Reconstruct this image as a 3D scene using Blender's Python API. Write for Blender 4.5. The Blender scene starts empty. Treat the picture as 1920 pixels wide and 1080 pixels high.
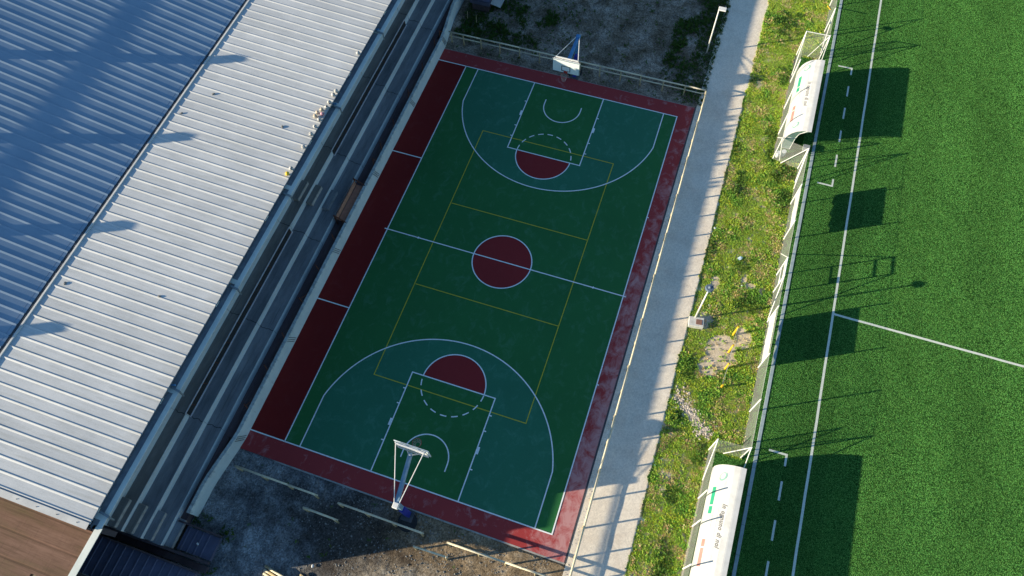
import bpy, bmesh, math, random
from mathutils import Vector, Matrix, noise, Euler
random.seed(7)
S = bpy.context.scene
C = S.collection
R = math.radians

# ------------------------------------------------------------------ materials
def nmat(name):
    m = bpy.data.materials.new(name); m.use_nodes = True
    nt = m.node_tree; nt.nodes.clear()
    out = nt.nodes.new('ShaderNodeOutputMaterial')
    b = nt.nodes.new('ShaderNodeBsdfPrincipled')
    nt.links.new(b.outputs[0], out.inputs[0])
    return m, nt, b, out
def N(nt, t, **kw):
    n = nt.nodes.new(t)
    for k, v in kw.items():
        if k.startswith('i_'): n.inputs[k[2:].replace('_', ' ')].default_value = v
        else: setattr(n, k, v)
    return n
def coord(nt, scale=(1, 1, 1)):
    tc = nt.nodes.new('ShaderNodeTexCoord'); mp = nt.nodes.new('ShaderNodeMapping')
    mp.inputs['Scale'].default_value = scale
    nt.links.new(tc.outputs['Object'], mp.inputs[0]); return mp.outputs[0]
def noise_t(nt, scale, detail=5, rough=.6, vec=None, dist=0):
    n = N(nt, 'ShaderNodeTexNoise'); n.inputs['Scale'].default_value = scale
    n.inputs['Detail'].default_value = detail; n.inputs['Roughness'].default_value = rough
    n.inputs['Distortion'].default_value = dist
    nt.links.new(vec if vec is not None else coord(nt), n.inputs['Vector']); return n.outputs['Fac']
def ramp(nt, fac, stops):
    r = N(nt, 'ShaderNodeValToRGB'); e = r.color_ramp.elements
    while len(e) < len(stops): e.new(.5)
    for i, (p, c) in enumerate(stops):
        e[i].position = p; e[i].color = (*c, 1) if len(c) == 3 else c
    nt.links.new(fac, r.inputs[0]); return r.outputs[0]
def mixc(nt, fac, a, b, mode='MIX'):
    m = N(nt, 'ShaderNodeMix', data_type='RGBA', blend_type=mode)
    for s, v in ((0, fac), (6, a), (7, b)):
        if isinstance(v, (int, float)): m.inputs[s].default_value = v
        elif isinstance(v, tuple): m.inputs[s].default_value = (*v, 1)
        else: nt.links.new(v, m.inputs[s])
    return m.outputs[2]
def mth(nt, op, a, b=0., c=None, clamp=False):
    m = N(nt, 'ShaderNodeMath', operation=op, use_clamp=clamp)
    for i, v in enumerate((a, b) if c is None else (a, b, c)):
        if isinstance(v, (int, float)): m.inputs[i].default_value = v
        else: nt.links.new(v, m.inputs[i])
    return m.outputs[0]
def bump(nt, b, h, strength=.5, dist=.02):
    n = N(nt, 'ShaderNodeBump'); n.inputs['Strength'].default_value = strength; n.inputs['Distance'].default_value = dist
    nt.links.new(h, n.inputs['Height']); nt.links.new(n.outputs[0], b.inputs['Normal']); return n
def axis(nt, k):
    s = N(nt, 'ShaderNodeSeparateXYZ'); nt.links.new(coord(nt), s.inputs[0]); return s.outputs[k]
def simple(name, c1, c2=None, scale=3, rough=.7, metal=0, bs=.0, bscale=40, bdist=.01, spec=.3, lo=.35, hi=.65, fine=.0):
    m, nt, b, o = nmat(name)
    c2 = c2 or tuple(x * .75 for x in c1)
    col = ramp(nt, noise_t(nt, scale, 7, .65), [(lo, c1), (hi, c2)])
    if fine:
        f = ramp(nt, noise_t(nt, 55, 3, .7), [(.3, (1 - fine,) * 3), (.7, (1 + 0 * fine,) * 3)])
        col = mixc(nt, 1., col, f, 'MULTIPLY')
    nt.links.new(col, b.inputs['Base Color'])
    b.inputs['Roughness'].default_value = rough; b.inputs['Metallic'].default_value = metal
    b.inputs['Specular IOR Level'].default_value = spec
    if bs: bump(nt, b, noise_t(nt, bscale, 4, .7), bs, bdist)
    return m
M = {}
def roof_mat():
    m, nt, b, o = nmat('white_roof_sheet')
    col = ramp(nt, noise_t(nt, .6, 7, .65), [(.35, (.64, .65, .66)), (.65, (.56, .575, .59))])
    st = ramp(nt, noise_t(nt, 2.2, 7, .75, coord(nt, (.22, 3.2, 1))), [(.46, (1,) * 3), (.62, (.84, .84, .82)), (.75, (.74, .73, .70))])
    col = mixc(nt, .8, col, st, 'MULTIPLY')
    sp = ramp(nt, noise_t(nt, 26, 3, .8), [(.25, (.86,) * 3), (.6, (1.03,) * 3)])
    col = mixc(nt, 1., col, sp, 'MULTIPLY')
    # grime gathering towards the eave and faint sheet-to-sheet tone changes
    x = axis(nt, 0); g = mth(nt, 'MULTIPLY', mth(nt, 'ADD', x, 11.5), 1.1, clamp=True)
    g = mth(nt, 'MULTIPLY', g, noise_t(nt, 3, 5, .7))
    col = mixc(nt, mth(nt, 'MULTIPLY', g, .6), col, (.42, .40, .36))
    wn = N(nt, 'ShaderNodeTexWhiteNoise', noise_dimensions='1D')
    nt.links.new(mth(nt, 'FLOOR', mth(nt, 'MULTIPLY', mth(nt, 'ADD', axis(nt, 1), 20.57), 1 / 1.653)), wn.inputs['W'])
    col = mixc(nt, 1., col, ramp(nt, wn.outputs['Value'], [(0, (.955,) * 3), (1, (1.03,) * 3)]), 'MULTIPLY')
    nt.links.new(col, b.inputs['Base Color']); b.inputs['Roughness'].default_value = .55; b.inputs['Specular IOR Level'].default_value = .25
    bump(nt, b, noise_t(nt, 1.6, 4, .6, coord(nt, (.6, 1.5, 1))), .10, .03)
    return m
M['white_sheet'] = roof_mat()
M['upper_sheet'] = simple('upper_roof_sheet', (.28, .38, .50), (.22, .32, .44), .5, .35, spec=.8, fine=.1)
M['dark_metal'] = simple('dark_metal', (.05, .055, .065), (.09, .09, .1), 5, .5)
M['flashing'] = simple('flashing', (.62, .62, .61), (.5, .5, .5), 2, .5)
M['gutter'] = simple('gutter_metal', (.30, .33, .36), (.20, .22, .25), 3, .5, 0)
M['beam'] = simple('beam_paint', (.80, .84, .78), (.66, .71, .67), 1.2, .7, fine=.15)
M['bracket'] = simple('bracket_metal', (.22, .26, .28), None, 5, .6)
M['bluecap'] = simple('blue_cap', (.1, .25, .45), None, 5, .5)
M['rust'] = simple('rusty_steel', (.16, .055, .03), (.08, .035, .025), 8, .85, fine=.3)
M['slot_frame'] = simple('slot_frame_steel', (.80, .76, .80), (.62, .58, .62), 5, .7)
M['rust_pale'] = simple('weathered_brown_panel', (.55, .27, .18), (.40, .19, .13), 6, .8, fine=.3)
M['brownbeam'] = simple('brown_painted_beam', (.10, .07, .075), (.06, .045, .05), 5, .7)
M['purple_sheet'] = simple('dark_purple_sheet', (.115, .12, .19), (.085, .09, .14), 2, .6, fine=.2)
M['wood'] = simple('pale_timber', (.60, .50, .30), (.42, .34, .20), 9, .8, fine=.35)
M['wood_top'] = simple('debarked_timber', (.82, .76, .58), (.66, .58, .42), 9, .8, fine=.3)
M['white_paint'] = simple('white_paint', (.80, .80, .78), (.68, .68, .67), 4, .5)
M['dugout_white'] = simple('dugout_white_panel', (.70, .70, .69), (.56, .56, .55), 1.5, .45)
M['yellow_paint'] = simple('yellow_paint', (.75, .48, .03), (.55, .33, .02), 12, .6)
M['logo_green'] = simple('print_green', (.03, .38, .22), (.04, .33, .20), 4, .5)
M['logo_teal'] = simple('print_teal', (.20, .42, .36), (.30, .48, .44), 6, .5)
M['logo_red'] = simple('print_red', (.48, .22, .19), (.52, .28, .25), 4, .5)
M['print_grey'] = simple('print_grey', (.16, .16, .165), (.22, .22, .225), 7, .6)
M['print_faint'] = simple('print_faint', (.52, .52, .53), (.6, .6, .6), 7, .6)
M['seam'] = simple('seam_grey', (.5, .5, .5), None, 6, .6)
M['pad_blue'] = simple('blue_padding', (.03, .045, .36), (.02, .03, .24), 4, .5)
M['arm_blue'] = simple('pale_blue_steel', (.24, .38, .50), (.18, .30, .42), 5, .5, fine=.15)
M['arm_strong'] = simple('blue_steel', (.08, .26, .52), (.06, .2, .42), 5, .5)
M['board'] = simple('backboard_white', (.76, .84, .86), (.68, .78, .81), 3, .35)
M['black'] = simple('black_rubber', (.015, .016, .018), (.03, .03, .032), 6, .7)
M['black_line'] = simple('black_line', (.03, .05, .07), None, 6, .6)
M['orange'] = simple('orange_rim', (.55, .06, .05), None, 6, .5)
M['net_cord'] = simple('net_cord', (.55, .5, .5), None, 6, .8)
M['concrete_box'] = simple('white_concrete', (.70, .69, .66), (.5, .49, .46), 4, .8, fine=.2)
M['hatch'] = simple('brown_hatch', (.25, .13, .1), None, 5, .8)
M['lamp_grey'] = simple('lamp_grey', (.12, .17, .24), None, 5, .5)
M['stone'] = simple('stones', (.34, .33, .31), (.16, .16, .16), .9, .95, fine=.3)
M['rubble'] = simple('rubble', (.72, .63, .53), (.50, .43, .36), 5, .95, fine=.3)
M['litter'] = simple('litter_white', (.75, .77, .78), None, 5, .7)
M['litter_blue'] = simple('litter_blue', (.35, .55, .65), (.6, .7, .75), 9, .7)
M['bench_grey'] = simple('bench_grey', (.34, .36, .37), None, 4, .6)
M['seat'] = simple('seat_plastic', (.03, .06, .09), None, 4, .5)

def m_transparent(name, col, alpha, rough=.6):
    m, nt, b, out = nmat(name)
    b.inputs['Base Color'].default_value = (*col, 1); b.inputs['Roughness'].default_value = rough
    tr = N(nt, 'ShaderNodeBsdfTransparent'); mx = N(nt, 'ShaderNodeMixShader')
    nv = noise_t(nt, 2.5, 3)
    f = mth(nt, 'MULTIPLY_ADD', nv, alpha * .5, alpha * .75)
    nt.links.new(f, mx.inputs[0]); nt.links.new(tr.outputs[0], mx.inputs[1]); nt.links.new(b.outputs[0], mx.inputs[2])
    nt.links.new(mx.outputs[0], out.inputs[0]); return m
M['netting'] = m_transparent('fence_netting', (.74, .76, .74), .165)
M['clear_panel'] = m_transparent('clear_panel', (.25, .42, .38), .45, .2)

# court paints -----------------------------------------------------------
def court_paint(name, base, worn, amount, side=False, dark=.75, wear_scale=1.6):
    m, nt, b, o = nmat(name)
    big = noise_t(nt, .35, 3, .5)
    col = mixc(nt, mth(nt, 'MULTIPLY', big, 1.), base, tuple(x * dark for x in base))
    fine = ramp(nt, noise_t(nt, 30, 3, .8), [(.25, (.78,) * 3), (.75, (1.1,) * 3)])
    col = mixc(nt, 1., col, fine, 'MULTIPLY')
    w = noise_t(nt, wear_scale, 9, .72, coord(nt, (1, .8, 1)), .7)
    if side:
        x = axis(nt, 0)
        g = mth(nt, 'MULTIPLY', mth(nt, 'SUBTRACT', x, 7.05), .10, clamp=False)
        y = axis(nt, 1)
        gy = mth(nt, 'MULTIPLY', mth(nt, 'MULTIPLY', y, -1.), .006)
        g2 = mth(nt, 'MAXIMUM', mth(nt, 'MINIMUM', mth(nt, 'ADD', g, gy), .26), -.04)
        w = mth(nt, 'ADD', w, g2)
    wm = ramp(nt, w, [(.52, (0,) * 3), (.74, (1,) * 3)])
    k = mth(nt, 'MULTIPLY', wm, amount)
    col = mixc(nt, k, col, worn)
    # thin scuffs
    sc = noise_t(nt, 3.2, 8, .8, coord(nt, (.6, 3.5, 1)), 1.2)
    sm = ramp(nt, sc, [(.66, (0,) * 3), (.72, (1,) * 3)])
    col = mixc(nt, mth(nt, 'MULTIPLY', sm, .16), col, worn)
    nt.links.new(col, b.inputs['Base Color'])
    b.inputs['Roughness'].default_value = .75; b.inputs['Specular IOR Level'].default_value = .25
    bump(nt, b, noise_t(nt, 90, 2, .7), .25, .004)
    return m
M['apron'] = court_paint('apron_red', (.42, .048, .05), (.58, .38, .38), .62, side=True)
M['lane_red'] = court_paint('lane_red', (.22, .011, .010), (.3, .12, .12), .1)
M['court_green'] = court_paint('court_green', (.027, .18, .05), (.12, .30, .20), .34)
M['court_teal'] = court_paint('court_teal', (.035, .205, .112), (.13, .36, .26), .34)
M['circle_red'] = court_paint('circle_red', (.32, .024, .026), (.42, .1, .1), .1)
M['line_white'] = simple('line_white', (.90, .92, .92), (.68, .73, .73), 11, .6, lo=.45, hi=.72)
M['line_yellow'] = simple('line_yellow', (.62, .52, .04), (.5, .43, .04), 6, .6)
M['pitch_line'] = simple('pitch_line_white', (.80, .82, .74), (.58, .64, .55), 14, .9, bs=.4, bscale=60)
M['edge_pale'] = simple('slab_edge_render', (.48, .46, .44), (.3, .29, .28), 4, .9, fine=.3)

def ground_mat(name, stops, scale=1.2, bstr=.8, bdist=.05, pebble=.5, dirt=None):
    m, nt, b, o = nmat(name)
    col = ramp(nt, noise_t(nt, scale, 9, .68, dist=.4), stops)
    v = N(nt, 'ShaderNodeTexVoronoi'); v.inputs['Scale'].default_value = 14
    nt.links.new(coord(nt), v.inputs['Vector'])
    pc = ramp(nt, v.outputs['Color'], [(.2, (1 - pebble,) * 3), (.85, (1 + pebble * .5,) * 3)])
    col = mixc(nt, 1., col, pc, 'MULTIPLY')
    f = ramp(nt, noise_t(nt, 70, 4, .8), [(.3, (.7,) * 3), (.7, (1.15,) * 3)])
    col = mixc(nt, 1., col, f, 'MULTIPLY')
    nt.links.new(col, b.inputs['Base Color']); b.inputs['Roughness'].default_value = .95
    b.inputs['Specular IOR Level'].default_value = .1
    bump(nt, b, noise_t(nt, 22, 8, .8), bstr, bdist)
    return m
M['dirt'] = ground_mat('base_dirt', [(.3, (.16, .13, .09)), (.6, (.26, .22, .17))])
M['north_dirt'] = ground_mat('north_yard_dirt', [(.32, (.10, .075, .045)), (.5, (.28, .225, .17)), (.68, (.50, .43, .36))], .7)
M['path'] = ground_mat('pale_gravel_path', [(.3, (.74, .64, .53)), (.5, (.84, .75, .63)), (.7, (.90, .81, .69))], .7, .5, .018, .12)
M['sand'] = ground_mat('verge_soil', [(.3, (.50, .42, .28)), (.5, (.66, .55, .41)), (.7, (.80, .68, .55))], 1.3, .7, .03, .2)
def south_mat():
    m, nt, b, o = nmat('south_yard_ground')
    grav = ramp(nt, noise_t(nt, 1.1, 9, .7), [(.3, (.14, .14, .15)), (.5, (.32, .33, .34)), (.72, (.58, .59, .60))])
    brown = ramp(nt, noise_t(nt, .9, 9, .7), [(.3, (.16, .115, .07)), (.52, (.29, .22, .145)), (.7, (.46, .39, .30))])
    x = axis(nt, 0); y = axis(nt, 1)
    f = mth(nt, 'ADD', mth(nt, 'MULTIPLY', mth(nt, 'ADD', x, 3.2), .35), mth(nt, 'MULTIPLY', mth(nt, 'SUBTRACT', noise_t(nt, .8, 6), .5), 1.8), clamp=True)
    col = mixc(nt, f, grav, brown)
    # pale spread of sand at the south
    g = mth(nt, 'ADD', mth(nt, 'MULTIPLY', mth(nt, 'ADD', y, 17.4), -.9), mth(nt, 'MULTIPLY', mth(nt, 'SUBTRACT', noise_t(nt, 1.4, 7, .7), .5), 3.), clamp=True)
    g = mth(nt, 'MULTIPLY', g, f)
    col = mixc(nt, mth(nt, 'MULTIPLY', g, .85), col, (.60, .53, .43))
    # darker, near-black ground along the slab, mostly the west half
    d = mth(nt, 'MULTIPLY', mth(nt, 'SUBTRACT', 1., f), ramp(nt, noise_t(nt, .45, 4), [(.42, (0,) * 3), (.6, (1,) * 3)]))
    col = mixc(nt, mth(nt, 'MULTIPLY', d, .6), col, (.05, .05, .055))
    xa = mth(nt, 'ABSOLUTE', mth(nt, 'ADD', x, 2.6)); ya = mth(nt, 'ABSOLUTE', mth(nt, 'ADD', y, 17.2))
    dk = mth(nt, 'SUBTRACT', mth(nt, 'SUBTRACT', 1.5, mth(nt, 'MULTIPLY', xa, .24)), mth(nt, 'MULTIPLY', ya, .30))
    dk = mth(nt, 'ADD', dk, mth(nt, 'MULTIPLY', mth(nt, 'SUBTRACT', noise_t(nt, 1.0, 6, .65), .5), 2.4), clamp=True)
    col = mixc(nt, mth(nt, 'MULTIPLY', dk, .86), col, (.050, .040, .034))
    v = N(nt, 'ShaderNodeTexVoronoi'); v.inputs['Scale'].default_value = 16
    nt.links.new(coord(nt), v.inputs['Vector'])
    col = mixc(nt, 1., col, ramp(nt, v.outputs['Color'], [(.2, (.55,) * 3), (.9, (1.3,) * 3)]), 'MULTIPLY')
    nt.links.new(col, b.inputs['Base Color']); b.inputs['Roughness'].default_value = .95
    b.inputs['Specular IOR Level'].default_value = .1
    bump(nt, b, noise_t(nt, 20, 8, .8), .9, .06)
    return m
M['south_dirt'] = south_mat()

def turf_mat():
    # upright plastic fibres: each speck faces a random sideways direction and lets some light through
    m = bpy.data.materials.new('artificial_turf'); m.use_nodes = True; nt = m.node_tree; nt.nodes.clear()
    out = nt.nodes.new('ShaderNodeOutputMaterial')
    col = ramp(nt, noise_t(nt, 11, 7, .85), [(.34, (.012, .045, .008)), (.5, (.028, .095, .02)), (.66, (.055, .14, .038))])
    big = ramp(nt, noise_t(nt, .35, 5, .6), [(.35, (.84, .88, .9)), (.65, (1.14, 1.08, 1.)) ])
    col = mixc(nt, 1., col, big, 'MULTIPLY')
    # faint roll bands parallel to the touchline, and trampled turf near the technical area
    x = axis(nt, 0)
    roll = mth(nt, 'SINE', mth(nt, 'MULTIPLY', x, 1.57))
    rb = mth(nt, 'MULTIPLY_ADD', mth(nt, 'GREATER_THAN', roll, 0.), .05, .97)
    comb = N(nt, 'ShaderNodeCombineXYZ')
    for k in range(3): nt.links.new(rb, comb.inputs[k])
    col = mixc(nt, 1., col, comb.outputs[0], 'MULTIPLY')
    wn = N(nt, 'ShaderNodeTexNoise'); wn.inputs['Scale'].default_value = 60; wn.inputs['Detail'].default_value = 2; wn.inputs['Roughness'].default_value = .8
    nt.links.new(coord(nt), wn.inputs['Vector'])
    sub = N(nt, 'ShaderNodeVectorMath', operation='SUBTRACT'); sub.inputs[1].default_value = (.5, .5, .5)
    nt.links.new(wn.outputs['Color'], sub.inputs[0])
    mul = N(nt, 'ShaderNodeVectorMath', operation='MULTIPLY'); mul.inputs[1].default_value = (6., 6., 0.)
    nt.links.new(sub.outputs[0], mul.inputs[0])
    add = N(nt, 'ShaderNodeVectorMath', operation='ADD'); add.inputs[1].default_value = (0, 0, .35); nt.links.new(mul.outputs[0], add.inputs[0])
    nrm = N(nt, 'ShaderNodeVectorMath', operation='NORMALIZE'); nt.links.new(add.outputs[0], nrm.inputs[0])
    d = N(nt, 'ShaderNodeBsdfDiffuse'); t = N(nt, 'ShaderNodeBsdfTranslucent'); a = N(nt, 'ShaderNodeAddShader')
    for q in (d, t): nt.links.new(col, q.inputs['Color']); nt.links.new(nrm.outputs[0], q.inputs['Normal'])
    nt.links.new(d.outputs[0], a.inputs[0]); nt.links.new(t.outputs[0], a.inputs[1]); nt.links.new(a.outputs[0], out.inputs[0])
    return m
M['turf'] = turf_mat()
M['kerb'] = simple('pale_kerb', (.50, .58, .60), (.35, .44, .46), 3, .9, fine=.25)
M['wall'] = None
def wall_mat():
    m, nt, b, o = nmat('stained_wall_render')
    col = ramp(nt, noise_t(nt, 1.2, 8, .7), [(.3, (.66, .71, .69)), (.7, (.52, .58, .57))])
    z = axis(nt, 2)
    st = noise_t(nt, 2.2, 9, .75, coord(nt, (1, 1.6, .35)))
    g = mth(nt, 'ADD', mth(nt, 'MULTIPLY', mth(nt, 'SUBTRACT', z, .92), 1.7), mth(nt, 'MULTIPLY', mth(nt, 'SUBTRACT', st, .5), 2.6), clamp=True)
    col = mixc(nt, g, col, (.05, .045, .055))
    g2 = ramp(nt, noise_t(nt, 3, 8, .8, coord(nt, (1, 1.2, .25))), [(.6, (0,) * 3), (.7, (1,) * 3)])
    col = mixc(nt, mth(nt, 'MULTIPLY', g2, .35), col, (.12, .12, .12))
    nt.links.new(col, b.inputs['Base Color']); b.inputs['Roughness'].default_value = .9
    bump(nt, b, noise_t(nt, 30, 5, .7), .3, .01)
    return m
M['wall'] = wall_mat()
def conc(name, a, c, d, streak=(1, .25, 1)):
    m, nt, b, o = nmat(name)
    col = ramp(nt, noise_t(nt, 1.6, 9, .72, coord(nt, streak)), [(.3, a), (.5, c), (.7, d)])
    f = ramp(nt, noise_t(nt, 40, 4, .8), [(.25, (.65,) * 3), (.75, (1.15,) * 3)])
    col = mixc(nt, 1., col, f, 'MULTIPLY')
    ln = ramp(nt, noise_t(nt, 1.3, 5, .7, coord(nt, (9, .25, 1))), [(.56, (1,) * 3), (.66, (.72,) * 3)])
    col = mixc(nt, 1., col, ln, 'MULTIPLY')
    nt.links.new(col, b.inputs['Base Color']); b.inputs['Roughness'].default_value = .9
    bump(nt, b, noise_t(nt, 30, 5, .7), .3, .01); return m
M['tread_blue'] = conc('tread_concrete', (.15, .16, .18), (.23, .245, .27), (.33, .345, .37))
M['tread_brown'] = conc('tread_concrete_brown', (.17, .155, .145), (.24, .225, .21), (.32, .30, .29))
M['floor_dark'] = conc('walkway_concrete', (.09, .06, .065), (.13, .09, .095), (.18, .13, .13))
M['riser'] = conc('riser_paint', (.48, .52, .54), (.58, .62, .64), (.66, .70, .72))
def brown_roof_mat():
    m, nt, b, o = nmat('weathered_brown_roof_felt')
    col = ramp(nt, noise_t(nt, 1.1, 8, .72, coord(nt, (.35, 1.6, 1))), [(.3, (.13, .085, .042)), (.5, (.17, .092, .062)), (.7, (.24, .135, .10))])
    e = ramp(nt, noise_t(nt, 2, 7, .7, coord(nt, (.2, 5, 1))), [(.45, (1,) * 3), (.62, (.72, .7, .66))])
    col = mixc(nt, 1., col, e, 'MULTIPLY')
    yy = axis(nt, 1); sm = ramp(nt, mth(nt, 'FRACT', mth(nt, 'MULTIPLY_ADD', yy, 1.0, .12)), [(.0, (.55, .5, .45)), (.06, (.8, .78, .74)), (.09, (1.25, 1.2, 1.15)), (.14, (1, 1, 1))])
    col = mixc(nt, 1., col, sm, 'MULTIPLY')
    e2 = ramp(nt, noise_t(nt, 3, 6, .7, coord(nt, (6, .3, 1))), [(.55, (1,) * 3), (.66, (.8,) * 3)])
    col = mixc(nt, 1., col, e2, 'MULTIPLY')
    nt.links.new(col, b.inputs['Base Color']); b.inputs['Roughness'].default_value = .9
    bump(nt, b, noise_t(nt, 12, 6, .7), .25, .02); return m
M['brown_roof'] = brown_roof_mat()
def ball_mat(name, a, c):
    m, nt, b, o = nmat(name)
    v = N(nt, 'ShaderNodeTexVoronoi'); v.inputs['Scale'].default_value = 9
    nt.links.new(coord(nt), v.inputs['Vector'])
    nt.links.new(ramp(nt, v.outputs['Distance'], [(.28, c), (.36, a)]), b.inputs['Base Color'])
    b.inputs['Roughness'].default_value = .45; return m
M['ball_white'] = ball_mat('ball_white_black', (.50, .49, .47), (.03, .03, .04))
M['ball_pink'] = ball_mat('ball_pink', (.62, .32, .36), (.3, .06, .1))
M['ball_tan'] = ball_mat('ball_tan', (.60, .50, .38), (.2, .14, .1))
M['ball_yellow'] = ball_mat('ball_yellow', (.80, .55, .03), (.6, .35, .02))
def leaf_mat(name='verge_grass', tr=.35):
    m, nt, b, o = nmat(name)
    a = N(nt, 'ShaderNodeAttribute', attribute_name='tint')
    nt.links.new(a.outputs['Color'], b.inputs['Base Color']); b.inputs['Roughness'].default_value = .8
    b.inputs['Specular IOR Level'].default_value = .15
    tl = N(nt, 'ShaderNodeBsdfTranslucent'); nt.links.new(a.outputs['Color'], tl.inputs[0])
    mx = N(nt, 'ShaderNodeMixShader'); mx.inputs[0].default_value = tr
    nt.links.new(b.outputs[0], mx.inputs[1]); nt.links.new(tl.outputs[0], mx.inputs[2]); nt.links.new(mx.outputs[0], o.inputs[0])
    return m
M['leaf'] = leaf_mat()
M['fibre'] = leaf_mat('plastic_fibre', .5)

# ------------------------------------------------------------------ mesh helpers
class MB:
    def __init__(s): s.bm = bmesh.new()
    def quad(s, *p):
        return s.bm.faces.new([s.bm.verts.new(q) for q in p])
    def box(s, x0, x1, y0, y1, z0, z1, mtx=None, bev=0):
        r = bmesh.ops.create_cube(s.bm, size=1)
        vs = r['verts']
        for v in vs:
            v.co = Vector(((x0 + x1) / 2 + v.co.x * (x1 - x0), (y0 + y1) / 2 + v.co.y * (y1 - y0), (z0 + z1) / 2 + v.co.z * (z1 - z0)))
        if bev:
            es = list({e for v in vs for e in v.link_edges})
            rr = bmesh.ops.bevel(s.bm, geom=es, offset=bev, segments=1, affect='EDGES')
            vs = list({v for f in rr['faces'] for v in f.verts} | {v for v in vs if v.is_valid})
        if mtx: 
            for v in vs: v.co = mtx @ v.co
        return s
    def tube(s, a, b, r, r2=None, n=8, cap=True):
        a = Vector(a); b = Vector(b); r2 = r if r2 is None else r2
        d = (b - a); q = d.to_track_quat('Z', 'Y')
        A = []; B = []
        for i in range(n):
            t = 2 * math.pi * i / n; v = Vector((math.cos(t), math.sin(t), 0))
            A.append(s.bm.verts.new(a + q @ (v * r))); B.append(s.bm.verts.new(b + q @ (v * r2)))
        for i in range(n): s.bm.faces.new((A[i], A[(i + 1) % n], B[(i + 1) % n], B[i]))
        if cap: s.bm.faces.new(A[::-1]); s.bm.faces.new(B)
        return s
    def path(s, pts, r, n=6):
        for a, b in zip(pts, pts[1:]): s.tube(a, b, r, n=n)
        return s
    def bar(s, a, b, w, h):
        a = Vector(a); b = Vector(b); d = (b - a); L = d.length; q = d.to_track_quat('Y', 'Z')
        m = Matrix.Translation((a + b) / 2) @ q.to_matrix().to_4x4()
        return s.box(-w / 2, w / 2, -L / 2, L / 2, -h / 2, h / 2, m)
    def sphere(s, c, r, seg=16, rings=10, sc=(1, 1, 1)):
        m = Matrix.Translation(c) @ Matrix.Diagonal((*sc, 1))
        bmesh.ops.create_uvsphere(s.bm, u_segments=seg, v_segments=rings, radius=r, matrix=m); return s
    def poly_prism(s, prof, y0, y1):   # prof: (x,z) closed loop
        A = [s.bm.verts.new((x, y0, z)) for x, z in prof]; B = [s.bm.verts.new((x, y1, z)) for x, z in prof]
        n = len(prof)
        for i in range(n): s.bm.faces.new((A[i], A[(i + 1) % n], B[(i + 1) % n], B[i]))
        s.bm.faces.new(A[::-1]); s.bm.faces.new(B); return s
    def build(s, name, m, parent=None, smooth=False, loc=None):
        bmesh.ops.recalc_face_normals(s.bm, faces=s.bm.faces) if len(s.bm.faces) < 60000 else None
        me = bpy.data.meshes.new(name); s.bm.to_mesh(me); s.bm.free()
        if smooth:
            for p in me.polygons: p.use_smooth = True
        me.materials.append(m if not isinstance(m, str) else M[m])
        o = bpy.data.objects.new(name, me); C.objects.link(o)
        if parent: o.parent = parent
        if loc: o.location = loc
        return o
def tag(o, label=None, cat=None, group=None, kind=None):
    if label: o['label'] = label
    if cat: o['category'] = cat
    if group: o['group'] = group
    if kind: o['kind'] = kind
    return o
def thing(name, label, cat, loc=(0, 0, 0), rz=0, group=None):
    o = bpy.data.objects.new(name, None); C.objects.link(o); o.location = loc; o.rotation_euler = (0, 0, rz)
    o.empty_display_size = .2
    return tag(o, label, cat, group)
def copy_tree(o, parent=None):
    c = o.copy(); C.objects.link(c); c.parent = parent
    for ch in [x for x in C.objects if x.parent == o]: copy_tree(ch, c)
    return c
def plain(v, f=1.): return v
def fbm(x, y, sc, seed=0, oct=4):
    return noise.fractal(Vector((x * sc, y * sc, seed)), 1.0, 2.1, oct)

# ------------------------------------------------------------------ camera, world, light
cam = bpy.data.cameras.new('camera'); co = bpy.data.objects.new('camera', cam); C.objects.link(co)
co.location = (8.14740, -19.19175, 37.64665)
co.rotation_euler = (0.46747458, 0.02516022, 0.32693522)
cam.sensor_width = 36; cam.lens = 1340.3085 / 1920 * 36; cam.clip_end = 2000; cam.clip_start = .5
S.camera = co
AZ = R(27.7); EL = R(16.5)
tosun = Vector((-math.cos(EL) * math.cos(AZ), -math.cos(EL) * math.sin(AZ), math.sin(EL)))
w = bpy.data.worlds.new('World'); S.world = w; w.use_nodes = True
nt = w.node_tree; bg = nt.nodes['Background']
sky = nt.nodes.new('ShaderNodeTexSky'); sky.sky_type = 'NISHITA'; sky.sun_disc = False
sky.sun_elevation = EL; sky.sun_rotation = math.atan2(tosun.x, tosun.y) % (2 * math.pi)
sky.air_density = 1.2; sky.dust_density = .6; sky.ozone_density = 2.0
tint = nt.nodes.new('ShaderNodeMix'); tint.data_type = 'RGBA'; tint.blend_type = 'MULTIPLY'; tint.inputs[0].default_value = 1.
nt.links.new(sky.outputs[0], tint.inputs[6]); tint.inputs[7].default_value = (1.0, 1.4, 1.7, 1)
nt.links.new(tint.outputs[2], bg.inputs[0]); bg.inputs[1].default_value = .10
sl = bpy.data.lights.new('sun', 'SUN'); sl.energy = 9.5; sl.angle = R(.4); sl.color = (1., .86, .62)
so = bpy.data.objects.new('sun', sl); C.objects.link(so); so.rotation_euler = (-tosun).to_track_quat('-Z', 'Y').to_euler()
so.location = tosun * 80
S.view_settings.view_transform = 'Standard'; S.view_settings.look = 'None'; S.view_settings.exposure = 0
S.render.engine = 'CYCLES'

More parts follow.
